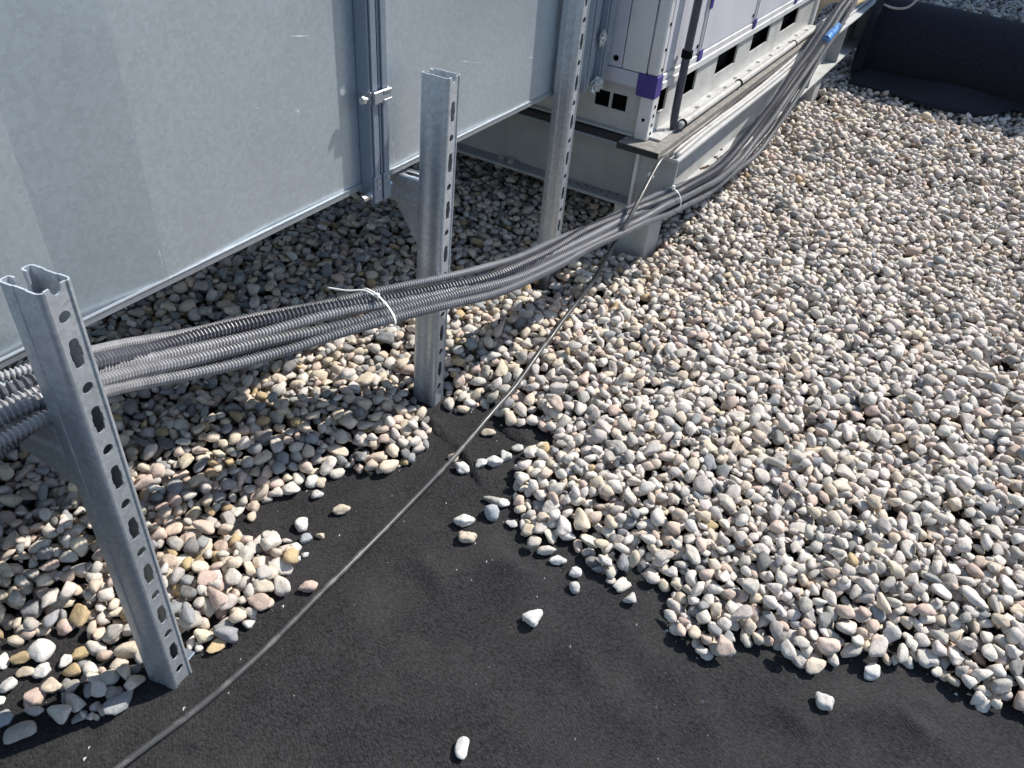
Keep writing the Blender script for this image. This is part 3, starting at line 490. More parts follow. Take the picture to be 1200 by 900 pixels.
def tints(x, y, n):
    """stone kinds; the strip by the duct holds more tan and blue-grey stones"""
    K = np.array([(.62, .59, .55), (.56, .53, .485), (.60, .525, .425), (.56, .455, .39), (.29, .30, .31), (.44, .345, .205), (.20, .20, .20), (.43, .41, .38)])
    wa = np.array([.34, .27, .12, .085, .065, .004, .018, .098]); wb = np.array([.15, .14, .30, .12, .12, .045, .045, .08])
    s = np.clip((y - .55 + .25 * value_noise(x, y, .3, 9)) / .5, 0, 1) * np.clip((2.9 - x) / .9, 0, 1)
    u = rng.random(n); w = wa[None] * (1 - s[:, None]) + wb[None] * s[:, None]; cw = np.cumsum(w, 1); cw /= cw[:, -1:]
    k = (u[:, None] > cw).sum(1)
    c = K[k] * np.array([1.02, .982, .942]) * rng.uniform(.84, 1.12, (n, 1)) * (1 + rng.normal(0, .012, (n, 3)))
    return np.clip(c, .02, .74)

def rot_mats(yaw_, slope_, tilt_amt, n):
    ca, sa = np.cos(yaw_), np.sin(yaw_)
    Rz = np.zeros((n, 3, 3)); Rz[:, 0, 0] = ca; Rz[:, 0, 1] = -sa; Rz[:, 1, 0] = sa; Rz[:, 1, 1] = ca; Rz[:, 2, 2] = 1
    sl = np.clip(slope_, -.7, .7)
    N = np.stack([-sl[:, 0], -sl[:, 1], np.ones(n)], 1); N[:, :2] += rng.normal(0, tilt_amt, (n, 2)); N /= np.linalg.norm(N, axis=1)[:, None]
    Xa = Rz[:, :, 0]; Xa = Xa - N * (Xa * N).sum(1)[:, None]; Xa /= np.linalg.norm(Xa, axis=1)[:, None]
    return np.stack([Xa, np.cross(N, Xa), N], 2)

n_ = len(idx); C = cen[idx]; A = ax[idx]
ROT = rot_mats(yaw[idx], slope[idx], .27, n_)
TINT = tints(C[:, 0], C[:, 1], n_); VAR = rng.integers(0, NVAR, n_)
pu, pv, pw = cam_px(C)
size_px = 2 * A[:, 0] * 901 / pw
inview = (pu > 4) & (pu < 1196) & (pv > 4) & (pv < 896)
# exposed: nothing of the surface stands higher over the middle of the stone
expo = np.array([HF[int((p[0] - hx0) / HR), int((p[1] - hy0) / HR)] - (p[2] + a[2]) < .004 for p, a in zip(C, A)])
duct_hides = (C[:, 1] > 1.5)
score = np.where(inview & expo & ~duct_hides, size_px, 0)
order = np.argsort(-score); single = np.zeros(n_, bool); single[order[:300]] = True

bed = bpy.data.objects.new("gravel_bed", None); col.objects.link(bed)
mark(bed, "bed of pale rounded ballast pebbles spread over the black fabric", "gravel", kind="structure")

def merged(name, sel, SH, F, parent):
    m = len(sel)
    V = np.einsum('nij,nvj->nvi', ROT[sel], SH[VAR[sel]] * A[sel][:, None, :]) + C[sel][:, None, :]
    nv = SH.shape[1]
    FF = (F[None] + (np.arange(m) * nv)[:, None, None]).reshape(-1, 3)
    return V.reshape(-1, 3), FF, np.repeat(TINT[sel], nv, 0)
parts_ = []; base_ = 0; Vs, Fs, Cs = [], [], []
near_ = (pw < 2.75) & (pu < 1230)
for hit_, SH, F in ((near_, SH2, F2), (~near_, SH1, F1)):
    sel = np.where(~single & hit_)[0]
    if len(sel) == 0: continue
    V, FF, T = merged("gravel", sel, SH, F, bed)
    Vs.append(V); Fs.append(FF + base_); Cs.append(T); base_ += len(V)
V = np.vstack(Vs); FF = np.vstack(Fs).astype(np.int32); T = np.vstack(Cs)
me = bpy.data.meshes.new("gravel")
me.vertices.add(len(V)); me.vertices.foreach_set("co", V.reshape(-1))
me.loops.add(FF.size); me.loops.foreach_set("vertex_index", FF.reshape(-1))
me.polygons.add(len(FF)); me.polygons.foreach_set("loop_start", np.arange(0, FF.size, 3, dtype=np.int32))
me.polygons.foreach_set("use_smooth", np.ones(len(FF), bool))
me.update(calc_edges=True)
ca_ = me.attributes.new("tint", 'FLOAT_COLOR', 'POINT')
ca_.data.foreach_set("color", np.hstack([T, np.ones((len(T), 1))]).astype(np.float32).reshape(-1))
gravel = link("gravel", me, M_STONE, bed); mark(gravel, kind="stuff")
print("STONES", n_, "tris", len(FF), [int((~single & (pw>=lo)&(pw<hi)).sum()) for lo,hi in ((0,2.25),(2.25,6.2),(6.2,99))])

def stone_mesh(k):
    m_ = bpy.data.meshes.new("pebble"); m_.from_pydata(SH3[k].tolist(), [], F3.tolist())
    m_.polygons.foreach_set("use_smooth", [True] * len(m_.polygons)); m_.materials.append(M_STONE_ONE); m_.update(); return m_
STONES = [stone_mesh(k) for k in range(NVAR)]
for i in np.where(single)[0]:
    o = bpy.data.objects.new("pebble", STONES[VAR[i]]); col.objects.link(o); o.parent = bed
    o.matrix_local = Matrix.Translation(C[i]) @ Matrix(ROT[i].tolist()).to_4x4() @ Matrix.Diagonal((*A[i], 1))
    o["tint"] = [float(v) for v in TINT[i]]

# stray stones that lie on the bare fabric, each a thing of its own
STONES_HI = []
for k in range(NVAR):
    m_ = bpy.data.meshes.new("stray_pebble"); m_.from_pydata(SH3[k].tolist(), [], F3.tolist())
    m_.polygons.foreach_set("use_smooth", [True] * len(m_.polygons)); m_.materials.append(M_STONE_ONE); m_.update(); STONES_HI.append(m_)
W_, G_, B_, T_, O_, P_, DK = (.64, .615, .575), (.50, .48, .45), (.34, .36, .38), (.57, .48, .37), (.44, .34, .19), (.54, .41, .34), (.38, .36, .32)
STRAY_LOOK = [
 (W_, -40, "white three cornered pebble alone in the middle of the bare black fabric"),
 (W_, 30, "narrow white oval pebble alone at the bottom edge of the fabric"),
 (G_, -70, "rough grey pebble alone below the gravel edge beside the white bar shaped one"),
 (W_, -25, "smooth white bar shaped pebble lying just off the gravel edge"),
 (T_, -58, "blocky tan pebble lying below the white pointed one near the cable side"),
 (W_, -35, "white pointed pebble lying just above a blocky tan one"),
 (B_, 10, "rounded bluish white pebble in front of a flat one in a group of three"),
 (DK, -58, "flat grey brown pebble behind the bluish one in a group of three"),
 (W_, -45, "small white pebble touching the right side of the group of three"),
 (G_, -60, "small rough grey pebble between the group of three and the gravel edge"),
 (W_, -85, "white oval pebble touching the thin cable below the middle post"),
 (T_, -30, "small tan pebble half under the thin cable below the middle post"),
 (W_, 20, "small white pebble first after the cable in a row of five"),
 (W_, -35, "plump white oval pebble second after the cable in a row of five"),
 (W_, 35, "cream upright pebble in the middle of a row of five"),
 (G_, -50, "small round grey pebble fourth after the cable in a row of five"),
 (W_, -58, "blocky white pebble nearest the gravel at the end of a row of five"),
 (T_, -60, "domed tan pebble just under the thin cable where the gravel begins"),
 (W_, -55, "flat white pebble on the fabric in a bay of the gravel edge"),
 (W_, -40, "white angular pebble just above a round grey one beside the gravel edge"),
 (G_, 0, "round grey pebble just below a white angular one beside the gravel edge"),
 (G_, 15, "round mottled grey pebble on its own beneath the gravel edge bulge"),
 (P_, -45, "cream pink oval pebble lying close to the long thin cable"),
 (W_, 10, "round white pebble alone on the fabric bay between first and middle post"),
 (T_, -40, "cream oblong pebble farthest out on the fabric towards the thin cable"),
 (G_, -50, "small angular grey pebble below the large white one in the fabric bay"),
 (T_, -20, "small tan pebble leaning on the large white one in the fabric bay"),
 (W_, -35, "large smooth white pebble at the gravel edge of the fabric bay"),
 (W_, -30, "small white pebble directly above another beside the heap by the first post"),
 (G_, -60, "small grey pebble directly below a white one beside the heap by the first post"),
 (B_, -50, "small bluish pebble between the round white one and the heap"),
 (T_, -40, "tiny tan pebble next to a bluish one on the fabric bay"),
 (W_, -40, "tiny white crumb sized pebble beside the heap by the first post"),
 (W_, -75, "big pale veined pebble on the bare patch at the picture's lower corner"),
 (O_, -40, "ochre yellow oblong pebble on the bare patch by the lower corner"),
 (W_, 25, "small upright cream pebble beside the ochre brown one near the first post"),
 (O_, -45, "ochre brown pebble at the far side of the bare patch near the first post"),
 (T_, -58, "flat cream pebble below the ochre yellow oblong one"),
 (W_, -20, "pale angular pebble below the big veined one"),
 (W_, 25, "pale blocky pebble at the picture border next to the ochre yellow one"),
 (T_, -50, "plump cream oval pebble at the middle of the bare patch"),
 (P_, -15, "pinkish wedge shaped pebble below the plump cream oval one"),
 (W_, 10, "white rounded pebble near the border beside the pinkish wedge"),
 (W_, 20, "small pale pebble cut by the border of the picture"),
 (B_, 0, "bluish grey pebble at the picture border next to the large taupe oval one"),
 (G_, -55, "flat greyish white pebble just above the large taupe oval one"),
 (DK, -20, "large taupe oval pebble at the picture's lower corner"),
]

for (x, y, w, h), (tint, yawd, label) in zip(P['STRAYS'], STRAY_LOOK):
    k = random.randrange(NVAR)
    a = max(w, h * .95) * .54; b = max(min(w, h) * .52, a * .6); c = b * random.uniform(.62, .85)
    o = bpy.data.objects.new("stray_pebble", STONES_HI[k]); col.objects.link(o)
    z = float(fabric_z(np.array(x), np.array(y)))
    o.matrix_world = Matrix.Translation((x, y, z + c * .86)) @ Matrix.Rotation(R(yawd), 4, 'Z') @ Matrix.Rotation(random.uniform(-.2, .2), 4, 'X') @ Matrix.Diagonal((a, b, c, 1))
    o["tint"] = list(tint)
    mark(o, label, "pebble", "stray pebbles on the bare fabric")

# crumbs of stone on the fabric
gv, gf = [], []
ng = 800
gxr = rng.uniform(.2, 2.0, ng); gyr = rng.uniform(-.9, 1.1, ng)
dd = edge_dist(gxr, gyr); kk = ~in_bed(gxr, gyr) & (rng.random(ng) < np.exp(-dd / .16) * .9 + .10)
gxr, gyr = gxr[kk], gyr[kk]; gz = fabric_z(gxr, gyr)
for x, y, z in zip(gxr, gyr, gz):
    s = random.choice((.0008, .001, .0012, .0014, .0018, .0026, .004)) * random.uniform(.8, 1.3); b0 = len(gv)
    for q in ((1, 0, 0), (-.5, .8, 0), (-.6, -.8, 0), (.1, 0, 1.1)):
        gv.append((x + q[0] * s * random.uniform(.7, 1.5), y + q[1] * s * random.uniform(.7, 1.4), z + q[2] * s + .0004))
    gf += [(b0, b0 + 1, b0 + 3), (b0 + 1, b0 + 2, b0 + 3), (b0 + 2, b0, b0 + 3)]
me = bpy.data.meshes.new("stone_grit"); me.from_pydata(gv, [], gf)
mark(link("stone_grit", me, M_GRIT), "pale crumbs of stone grit sprinkled on the black fabric", "grit", kind="stuff")

# ------------------------------------------------------------------ perforated strut channel
def hole_ring(kind):
    """outline of a punched hole, counter-clockwise in (x, z)"""
    if kind == 'round':
        return [(.0092 * math.cos(2 * math.pi * (k + .5) / 16), .0088 * math.sin(2 * math.pi * (k + .5) / 16)) for k in range(16)]
    q = [(.0094, .0072), (.0078, .0092), (.0076, .0190), (.0056, .0226), (.0020, .0240)]      # slot with two punched shoulders
    return q + [(-x, z) for x, z in q[::-1]] + [(-x, -z) for x, z in q] + [(x, -z) for x, z in q[::-1]]

def perforated_plate(bm, x0, x1, z0, z1, t, holes, notch=False):
    """plate in the plane y=0 (thickness to y=t) with real punched holes; holes: (z, kind), sorted"""
    zs = [z0]; hs = []
    for z, kind in holes:
        hh = .0243 if kind != 'round' else .0092
        if z - hh <= zs[-1] + .001 or z + hh >= z1 - .001: continue
        hs.append((z, kind, hh)); zs.append(z + hh)
    cur = z0; cells = []
    for z, kind, hh in hs:
        if z - hh - .002 > cur + .001: cells.append((cur, z - hh - .002, None))
        cells.append((z - hh - .002, z + hh + .002, (z, kind))); cur = z + hh + .002
    cells.append((cur, z1, None)); xc = (x0 + x1) / 2
    def quad(a, b, c, d): bm.faces.new([bm.verts.new(p) for p in (a, b, c, d)])
    for a, b, h in cells:
        if h is None:
            for yy in (0, t): quad((x0, yy, a), (x1, yy, a), (x1, yy, b), (x0, yy, b))
            continue
        ring = hole_ring(h[1]); n = len(ring); outer = []
        w, hh = (x1 - x0) / 2, (b - a) / 2; zc = (a + b) / 2
        for px, pz in ring:
            m = max(abs(px) / w, abs(pz) / hh); outer.append((px / m, pz / m))
        # pull the ring points nearest to the corners onto the corners
        for sx in (-1, 1):
            for sz in (-1, 1):
                k = min(range(n), key=lambda q: (outer[q][0] - sx * w) ** 2 + (outer[q][1] - sz * hh) ** 2); outer[k] = (sx * w, sz * hh)
        R1 = {}
        for yy in (0, t):
            I = [bm.verts.new((xc + p[0], yy, h[0] + p[1])) for p in ring]; O = [bm.verts.new((xc + p[0], yy, zc + p[1])) for p in outer]
            for k in range(n):
                bm.faces.new((O[k], O[(k + 1) % n], I[(k + 1) % n], I[k]))
            R1[yy] = I
        for k in range(n):
            bm.faces.new((R1[0][k], R1[0][(k + 1) % n], R1[t][(k + 1) % n], R1[t][k]))
    if notch:        # the saw cut runs through a hole and leaves two prongs above it
        nr, nd = .0088, .013; A = [math.pi + math.pi * k / 10 for k in range(11)]
        L_ = {}
        for yy in (0, t):
            I = [bm.verts.new((xc + nr * math.cos(a), yy, z1 + nd + nd * math.sin(a))) for a in A]
            O = []
            for a in A:
                px, pz = math.cos(a), math.sin(a); w = (x1 - x0) / 2; m = max(abs(px) / w, abs(pz) / .018)
                O.append([xc + px / m, z1 + nd + max(pz / m, -nd)])
            O[0] = [x0, z1 + nd]; O[-1] = [x1, z1 + nd]
            kl = min(range(1, 10), key=lambda q: (O[q][0] - x0) ** 2 + (O[q][1] - z1) ** 2); O[kl] = [x0, z1]
            kr = min(range(1, 10), key=lambda q: (O[q][0] - x1) ** 2 + (O[q][1] - z1) ** 2); O[kr] = [x1, z1]
            OV = [bm.verts.new((p[0], yy, p[1])) for p in O]
            for k in range(10): bm.faces.new((OV[k], OV[k + 1], I[k + 1], I[k]))
            L_[yy] = (I, OV)
        for k in range(10): bm.faces.new((L_[0][0][k], L_[0][0][k + 1], L_[t][0][k + 1], L_[t][0][k]))
        for k in (0, 10): bm.faces.new((L_[0][0][k], L_[0][1][k], L_[t][1][k], L_[t][0][k]))
    else:
        quad((x0, 0, z1), (x1, 0, z1), (x1, t, z1), (x0, t, z1))
    quad((x0, 0, z0), (x1, 0, z0), (x1, t, z0), (x0, t, z0))

def channel_bm(Wd, Dp, h, holes, cut_top=False):
    bm = bmesh.new(); t = .0028; rc = .006
    # side profile: corner arc, flat with a shallow pressed groove, lip turned in
    side = [(rc, 0)] + [(rc - rc * math.sin(a), rc - rc * math.cos(a)) for a in (R(30), R(60), R(90))]
    side += [(0, Dp * .30), (.0014, Dp * .33), (.0014, Dp * .64), (0, Dp * .67), (0, Dp - .004), (.0014, Dp - .001), (.004, Dp), (.0115, Dp), (.0125, Dp - .002), (.0125, Dp - .0085)]
    def strip(pts):
        n = len(pts); nr = []
        for i in range(n):
            a = Vector(pts[max(i - 1, 0)]); b = Vector(pts[min(i + 1, n - 1)]); d = (b - a).normalized(); nr.append(Vector((d.y, -d.x)))
        inner = [Vector(p) + q * -t for p, q in zip(pts, nr)]
        lay = []
        for z in (0, h):
            lay.append(([bm.verts.new((p[0], p[1], z)) for p in pts], [bm.verts.new((p.x, p.y, z)) for p in inner]))
        (o0, i0), (o1, i1) = lay
        for k in range(n - 1):
            bm.faces.new((o0[k], o0[k + 1], o1[k + 1], o1[k])); bm.faces.new((i0[k + 1], i0[k], i1[k], i1[k + 1]))
            bm.faces.new((o1[k], o1[k + 1], i1[k + 1], i1[k])); bm.faces.new((o0[k + 1], o0[k], i0[k], i0[k + 1]))
        bm.faces.new((o0[-1], i0[-1], i1[-1], o1[-1])); bm.faces.new((o0[0], o1[0], i1[0], i0[0]))
    # inward normal must point into the channel: walk the profile so that -normal is inside
    strip(side)
    n0 = len(bm.verts)
    strip([(Wd - x, y) for x, y in side][::-1])
    perforated_plate(bm, rc, Wd - rc, 0, h - (.013 if cut_top else 0), t, holes, cut_top)
    bmesh.ops.remove_doubles(bm, verts=bm.verts[:], dist=.00004)
    return bm

def post(label, base, top, yawd, Wd, Dp, first_hole, pitch, arm_z, arm_len, gd=.155, gl=.105, h=None):
    base, top = Vector(base), Vector(top)
    r = thing("strut_post", label, "strut post", base, "perforated strut posts along the duct")
    zaxis = (top - base).normalized(); xa = Vector((math.cos(R(yawd)), math.sin(R(yawd)), 0)); ya = zaxis.cross(xa).normalized(); xa = ya.cross(zaxis)
    r.matrix_world = Matrix.Translation(base) @ Matrix((xa, ya, zaxis)).transposed().to_4x4()
    L = h or (top - base).length
    holes = []; z = first_hole; kind = 0
    while z > -.1: z -= pitch
    z += pitch
    k = round((first_hole - z) / pitch)
    zz = z - pitch / 2; hl = []
    while zz < L + .1:
        n_half = round((zz - first_hole) / (pitch / 2)); hl.append((zz, 'round' if n_half % 2 == 0 else 'slot')); zz += pitch / 2
    # the saw cut at the top passes through a slot: cut the plate short there, leave prongs
    last = max((q for q in hl if q[0] < L + .02), key=lambda q: q[0])
    bm = channel_bm(Wd, Dp, L, [q for q in hl if q[0] + .024 < L - .016], True)
    build("channel", bm, M_STRUT, r, auto=35)
    if arm_z:
        ab = channel_bm(Wd, .070, arm_len, [(.035 + .06 * q, 'slot' if q % 2 == 0 else 'round') for q in range(int(arm_len / .06))])
        # lay the channel down: its punched face upward, its length away from the post
        mt = Matrix(((1, 0, 0, 0), (0, 0, 1, Dp + .001), (0, -1, 0, arm_z), (0, 0, 0, 1)))
        bmesh.ops.transform(ab, matrix=mt, verts=ab.verts[:])
        arm = build("support_arm", ab, M_STRUT, r, auto=35)
        g = bmesh.new(); zb = arm_z - .0715
        poly_extrude(g, [(.004, Dp + .004, zb), (.004, Dp + gl, zb), (.004, Dp + gl * .42, zb - gd * .62), (.004, Dp + .004, zb - gd)], (.005, 0, 0))
        poly_extrude(g, [(Wd - .009, Dp + .004, zb), (Wd - .009, Dp + gl, zb), (Wd - .009, Dp + gl * .42, zb - gd * .62), (Wd - .009, Dp + .004, zb - gd)], (.005, 0, 0))
        box(g, (.002, Dp + .0005, zb - gd - .005), (Wd - .002, Dp + .0038, zb - .001))
        build("gusset", g, M_STRUT, arm)
    return r

p1 = post("galvanised strut post closest to the bottom of the picture, standing on bare fabric", (.396, .907, -.006), (.4065, .9005, .94), 9, .0465, .0665, .899, .1195, .697, 1.0, .065, .15)
p2 = post("galvanised strut post at the tip of the black fabric with hoses across its front", (1.4045, 1.011, -.006), (1.449, 1.0165, .945), 3, .0485, .0715, .812, .122, .694, 1.0, .105, .075)
p3 = post("tall galvanised strut post beside the steel beam, its foot hidden by the hoses", (2.195, 1.070, -.006), (2.188, 1.070, 1.16), 0, .0452, .0637, .938, .1222, None, 1.0)
# foot tab of the first post and the torn edge at its foot
bm = bmesh.new(); box(bm, (.047, .020, .017), (.082, .046, .022), .002); build("foot_tab", bm, M_FLANGE, p1)

# ------------------------------------------------------------------ galvanised duct
duct = thing("ventilation_duct", "large galvanised sheet metal air duct carried on the strut posts", "duct", (1.3, 1.147, .70))
DO = Vector((1.3, 1.147, .70))
def dpart(name, bm, mat, parent=None, **k):
    off = DO if parent is None else Vector((0, 0, 0))
    bmesh.ops.translate(bm, verts=bm.verts[:], vec=-DO)
    return build(name, bm, mat, parent or duct, **k)
ZT, YB = 1.62, 2.55
def duct_section(x0, x1, folds):
    """box of sheet with faint vertical folds in the face"""
    bm = bmesh.new(); xs = [x0] + [f[0] for f in folds] + [x1]; ys = [1.147] + [1.147 + f[1] for f in folds] + [1.147]
    lo = [bm.verts.new((x, y, .70)) for x, y in zip(xs, ys)]; hi = [bm.verts.new((x, y, ZT)) for x, y in zip(xs, ys)]
    bl = [bm.verts.new((x, YB, .70)) for x in (x0, x1)]; bh = [bm.verts.new((x, YB, ZT)) for x in (x0, x1)]
    for k in range(len(xs) - 1): bm.faces.new((lo[k], lo[k + 1], hi[k + 1], hi[k]))
    bm.faces.new(lo[::-1] + [bl[0], bl[1]]); bm.faces.new(hi + [bh[1], bh[0]]); bm.faces.new((bl[0], bl[1], bh[1], bh[0]))
    bm.faces.new((lo[0], hi[0], bh[0], bl[0])); bm.faces.new((lo[-1], bl[1], bh[1], hi[-1]))
    return dpart("duct_section", bm, M_DUCT)
duct_section(-1.6, 1.296, [(.30, -.003), (.556, .008), (.744, -.004), (1.0, .002)])
duct_section(1.352, 2.372, [(1.62, .003), (1.95, -.002)])
for x0, x1 in ((-1.6, 1.288), (1.362, 2.362)):
    bm = bmesh.new()
    poly_extrude(bm, [(x0, 1.1465, .6985), (x0, 1.1420, .6985), (x0, 1.1420, .7135), (x0, 1.1465, .7137)], (x1 - x0, 0, 0))
    poly_extrude(bm, [(x0, 1.1418, .7105), (x0, 1.1404, .7107), (x0, 1.1404, .7128), (x0, 1.1418, .7130)], (x1 - x0, 0, 0))
    dpart("edge_trim", bm, M_TRIM)
# handling scratches, each a sliver of bared bright zinc
SCR = [[(1.084, 1.133), (1.082, 1.105)], [(1.106, 0.934), (1.119, 0.919)], [(1.114, 0.936), (1.111, 0.917)], [(1.103, 0.928), (1.122, 0.925)], [(0.997, 0.962), (1.021, 0.956)], [(1.105, 1.07), (1.166, 1.06)], [(0.737, 0.778), (0.738, 0.759), (0.738, 0.739)], [(0.74, 0.918), (0.737, 0.913)], [(1.684, 0.908), (1.732, 0.894), (1.789, 0.88)], [(1.762, 0.916), (1.773, 0.881)], [(1.835, 0.805), (1.833, 0.785)], [(2.02, 0.847), (2.065, 0.84)], [(0.717, 1.155), (0.72, 1.146)], [(1.398, 0.986), (1.41, 0.982)], [(1.4, 0.792), (1.415, 0.756), (1.408, 0.715)], [(1.022, 1.06), (1.028, 1.057)], [(2.043, 0.801), (2.076, 0.811)], [(0.928, 1.078), (0.931, 1.075)], [(0.823, 0.973), (0.824, 0.969)], [(0.667, 1.068), (0.67, 1.066)]]
bm = bmesh.new()
for L in SCR:
    for (xa_, za_), (xb_, zb_) in zip(L[:-1], L[1:]):
        d_ = Vector((xb_ - xa_, 0, zb_ - za_)); q_ = Vector((-d_.z, 0, d_.x)).normalized() * random.uniform(.0005, .0011)
        for f_ in (0,):
            yy = 1.1395
            for xm in (xa_,):
                fx = [-1.6, .30, .556, .744, 1.0, 1.296]; fy = [1.147, 1.144, 1.155, 1.143, 1.149, 1.147]
                fx2 = [1.352, 1.62, 1.95, 2.372]; fy2 = [1.147, 1.150, 1.145, 1.147]
                yA = float(np.interp(xa_, fx, fy) if xa_ < 1.32 else np.interp(xa_, fx2, fy2)); yB = float(np.interp(xb_, fx, fy) if xb_ < 1.32 else np.interp(xb_, fx2, fy2))
                A_, B_2 = Vector((xa_, yA - .0004, za_)), Vector((xb_, yB - .0004, zb_)); mid_ = (A_ + B_2) / 2
                bm.faces.new([bm.verts.new(p_) for p_ in (A_, mid_ - q_, B_2, mid_ + q_)])
mark(dpart("scratches", bm, M_BRIGHT), kind="stuff")
# bolted flange joint between the two sections: two rolled angles face to face
def flange(x0, x1, lip):
    bm = bmesh.new(); ya, yb = 1.113, 1.1465
    box(bm, (x0, ya, .668), (x1, yb, ZT + .02), .0012)
    w = (x1 - x0)
    box(bm, (x0 + w * .22, ya - .0045, .684), (x1 - w * .22, ya - .0002, ZT), .0015)
    return dpart("duct_flange", bm, M_FLANGE)
fa = flange(1.289, 1.3195, 1); fbq = flange(1.3225, 1.353, -1)
for (fx0, fx1, par) in ((1.289, 1.3195, fa), (1.3225, 1.353, fbq)):
    bm = bmesh.new(); box(bm, (fx0 + .002, 1.1078, .6695), (fx1 - .002, 1.1125, .735), .001); dpart("corner_plate", bm, M_FLANGE)
for zc in (.707, .724):
    for fx in (1.304, 1.338):
        bm = bmesh.new(); cyl(bm, (fx, 1.1075, zc), (fx, 1.1045, zc), .0035, 10); dpart("rivet", bm, M_BOLT)
bm = bmesh.new(); cyl(bm, (1.283, 1.122, .688), (1.262, 1.122, .688), .0075, 6); cyl(bm, (1.289, 1.122, .688), (1.283, 1.122, .688), .010, 14)
dpart("corner_bolt", bm, M_BOLT)
bm = bmesh.new(); cyl(bm, (1.3535, 1.122, .692), (1.364, 1.122, .692), .0095, 6); dpart("corner_nut", bm, M_BOLT_BLUE)
# the small C-clamp that pinches the two angles together
bm = bmesh.new(); zc = .918
box(bm, (1.290, 1.098, zc - .0135), (1.3475, 1.104, zc + .0135), .002)
box(bm, (1.2845, 1.1042, zc - .0135), (1.2886, 1.124, zc + .0145), .0015); box(bm, (1.3425, 1.1042, zc - .0135), (1.3475, 1.112, zc + .0145), .0015)
box(bm, (1.320, 1.0955, zc + .007), (1.347, 1.0978, zc + .013), .0008); box(bm, (1.320, 1.0955, zc - .013), (1.347, 1.0978, zc - .007), .0008)
clamp = dpart("flange_clamp", bm, M_TRIM)
bm = bmesh.new(); cyl(bm, (1.2842, 1.112, zc), (1.272, 1.112, zc), .0048, 12); cyl(bm, (1.272, 1.112, zc), (1.264, 1.112, zc), .0088, 6); dpart("bolt", bm, M_BOLT, clamp)
# connecting collar towards the unit: end angle, sealed sleeve, foil
bm = bmesh.new(); box(bm, (2.374, 1.117, .668), (2.405, 1.1465, ZT + .02), .0012); box(bm, (2.382, 1.112, .684), (2.398, 1.1168, ZT), .001); dpart("duct_flange", bm, M_FLANGE)
bm = bmesh.new(); box(bm, (2.407, 1.135, .690), (2.468, 1.60, ZT), .003); dpart("collar_sleeve", bm, M_DUCT)
bm = bmesh.new(); box(bm, (2.470, 1.112, .668), (2.500, 1.60, ZT + .01), .0012); box(bm, (2.478, 1.107, .68), (2.492, 1.1117, ZT), .001); dpart("duct_flange", bm, M_FLANGE)
bm = bmesh.new(); box(bm, (2.502, 1.128, .700), (2.567, 1.60, ZT), .003); dpart("collar_sleeve", bm, M_DUCT)
def foil_wad(x, y, z, s, seed):
    r_ = random.Random(seed); bm = bmesh.new(); bmesh.ops.create_icosphere(bm, subdivisions=3, radius=1)
    for v in bm.verts:
        q = 1 + .35 * math.sin(v.co.x * 9 + seed) * math.sin(v.co.z * 8 + seed * 2) + r_.uniform(-.16, .16)
        v.co = Vector((x + v.co.x * s[0] * q, y + v.co.y * s[1] * q, z + v.co.z * s[2] * q))
    return dpart("foil_patch", bm, M_FOIL)
foil_wad(2.452, 1.108, .682, (.040, .012, .022), 3); foil_wad(2.452, 1.110, .83, (.018, .007, .024), 5)

# ------------------------------------------------------------------ steel base frame
frame = thing("steel_base_frame", "grey steel beam frame on short pedestals carrying the white unit", "steel frame", (2.60, .87, .24))
FO = Vector((2.60, .87, .24))
def fpart(name, bm, mat, parent=None, **k):
    bmesh.ops.translate(bm, verts=bm.verts[:], vec=-FO); return build(name, bm, mat, parent or frame, **k)
ZB, ZTb, tf = .240, .470, .012
bm = bmesh.new()          # long beam: flanges and web, along x
box(bm, (2.545, .800, ZTb - tf), (7.6, .950, ZTb), .0015); box(bm, (2.545, .800, ZB), (7.6, .950, ZB + tf), .0015); box(bm, (2.578, .871, ZB + tf + .0002), (7.598, .880, ZTb - tf - .0002))
fpart("long_beam", bm, M_PED)
bm = bmesh.new(); box(bm, (2.566, .806, ZB + tf + .0003), (2.576, .9492, ZTb - tf - .0003), .001); fpart("stiffener_plate", bm, M_BEAM)
for xs in (4.55, 5.2, 5.95, 6.8):
    bm = bmesh.new(); box(bm, (xs, .803, ZB + tf + .0003), (xs + .010, .8708, ZTb - tf - .0003), .001); fpart("stiffener_plate", bm, M_BEAM)
bm = bmesh.new()          # cross beam under the unit's end, along y
box(bm, (2.546, .952, ZTb - tf), (2.690, 3.6, ZTb - .0005), .004); box(bm, (2.546, .952, ZB + .0005), (2.690, 3.6, ZB + tf), .0015); box(bm, (2.612, .952, ZB + tf + .0002), (2.622, 3.598, ZTb - tf - .0002))
fpart("cross_beam", bm, M_BEAM)
bm = bmesh.new(); box(bm, (2.549, .9495, ZB + tf + .0004), (2.611, .961, ZTb - tf - .0004), .002); fpart("stiffener_plate", bm, M_PALE)
for xa_, xb_ in ((2.552, 2.690), (5.09, 5.25)):
    bm = bmesh.new(); box(bm, (xa_, .858, -.02), (xb_, 1.012, ZB - .0005), .004); fpart("pedestal", bm, M_PED)
for yy in (1.30, 1.345):
    bm = bmesh.new(); cyl(bm, (2.585, yy + .2, ZB + tf), (2.585, yy + .2, ZB + tf + .014), .014, 6); fpart("bolt_head", bm, M_BOLT)
bm = bmesh.new()          # flakes of debris on the lower ledge
for _ in range(16):
    x_, y_ = random.uniform(2.556, 2.60), random.uniform(1.02, 1.22); s = random.uniform(.004, .011)
    poly_extrude(bm, [(x_, y_, ZB + tf + .0006), (x_ + s, y_ + s * .4, ZB + tf + .0006), (x_ + s * .3, y_ + s, ZB + tf + .0006)], (0, 0, random.uniform(.001, .004)))
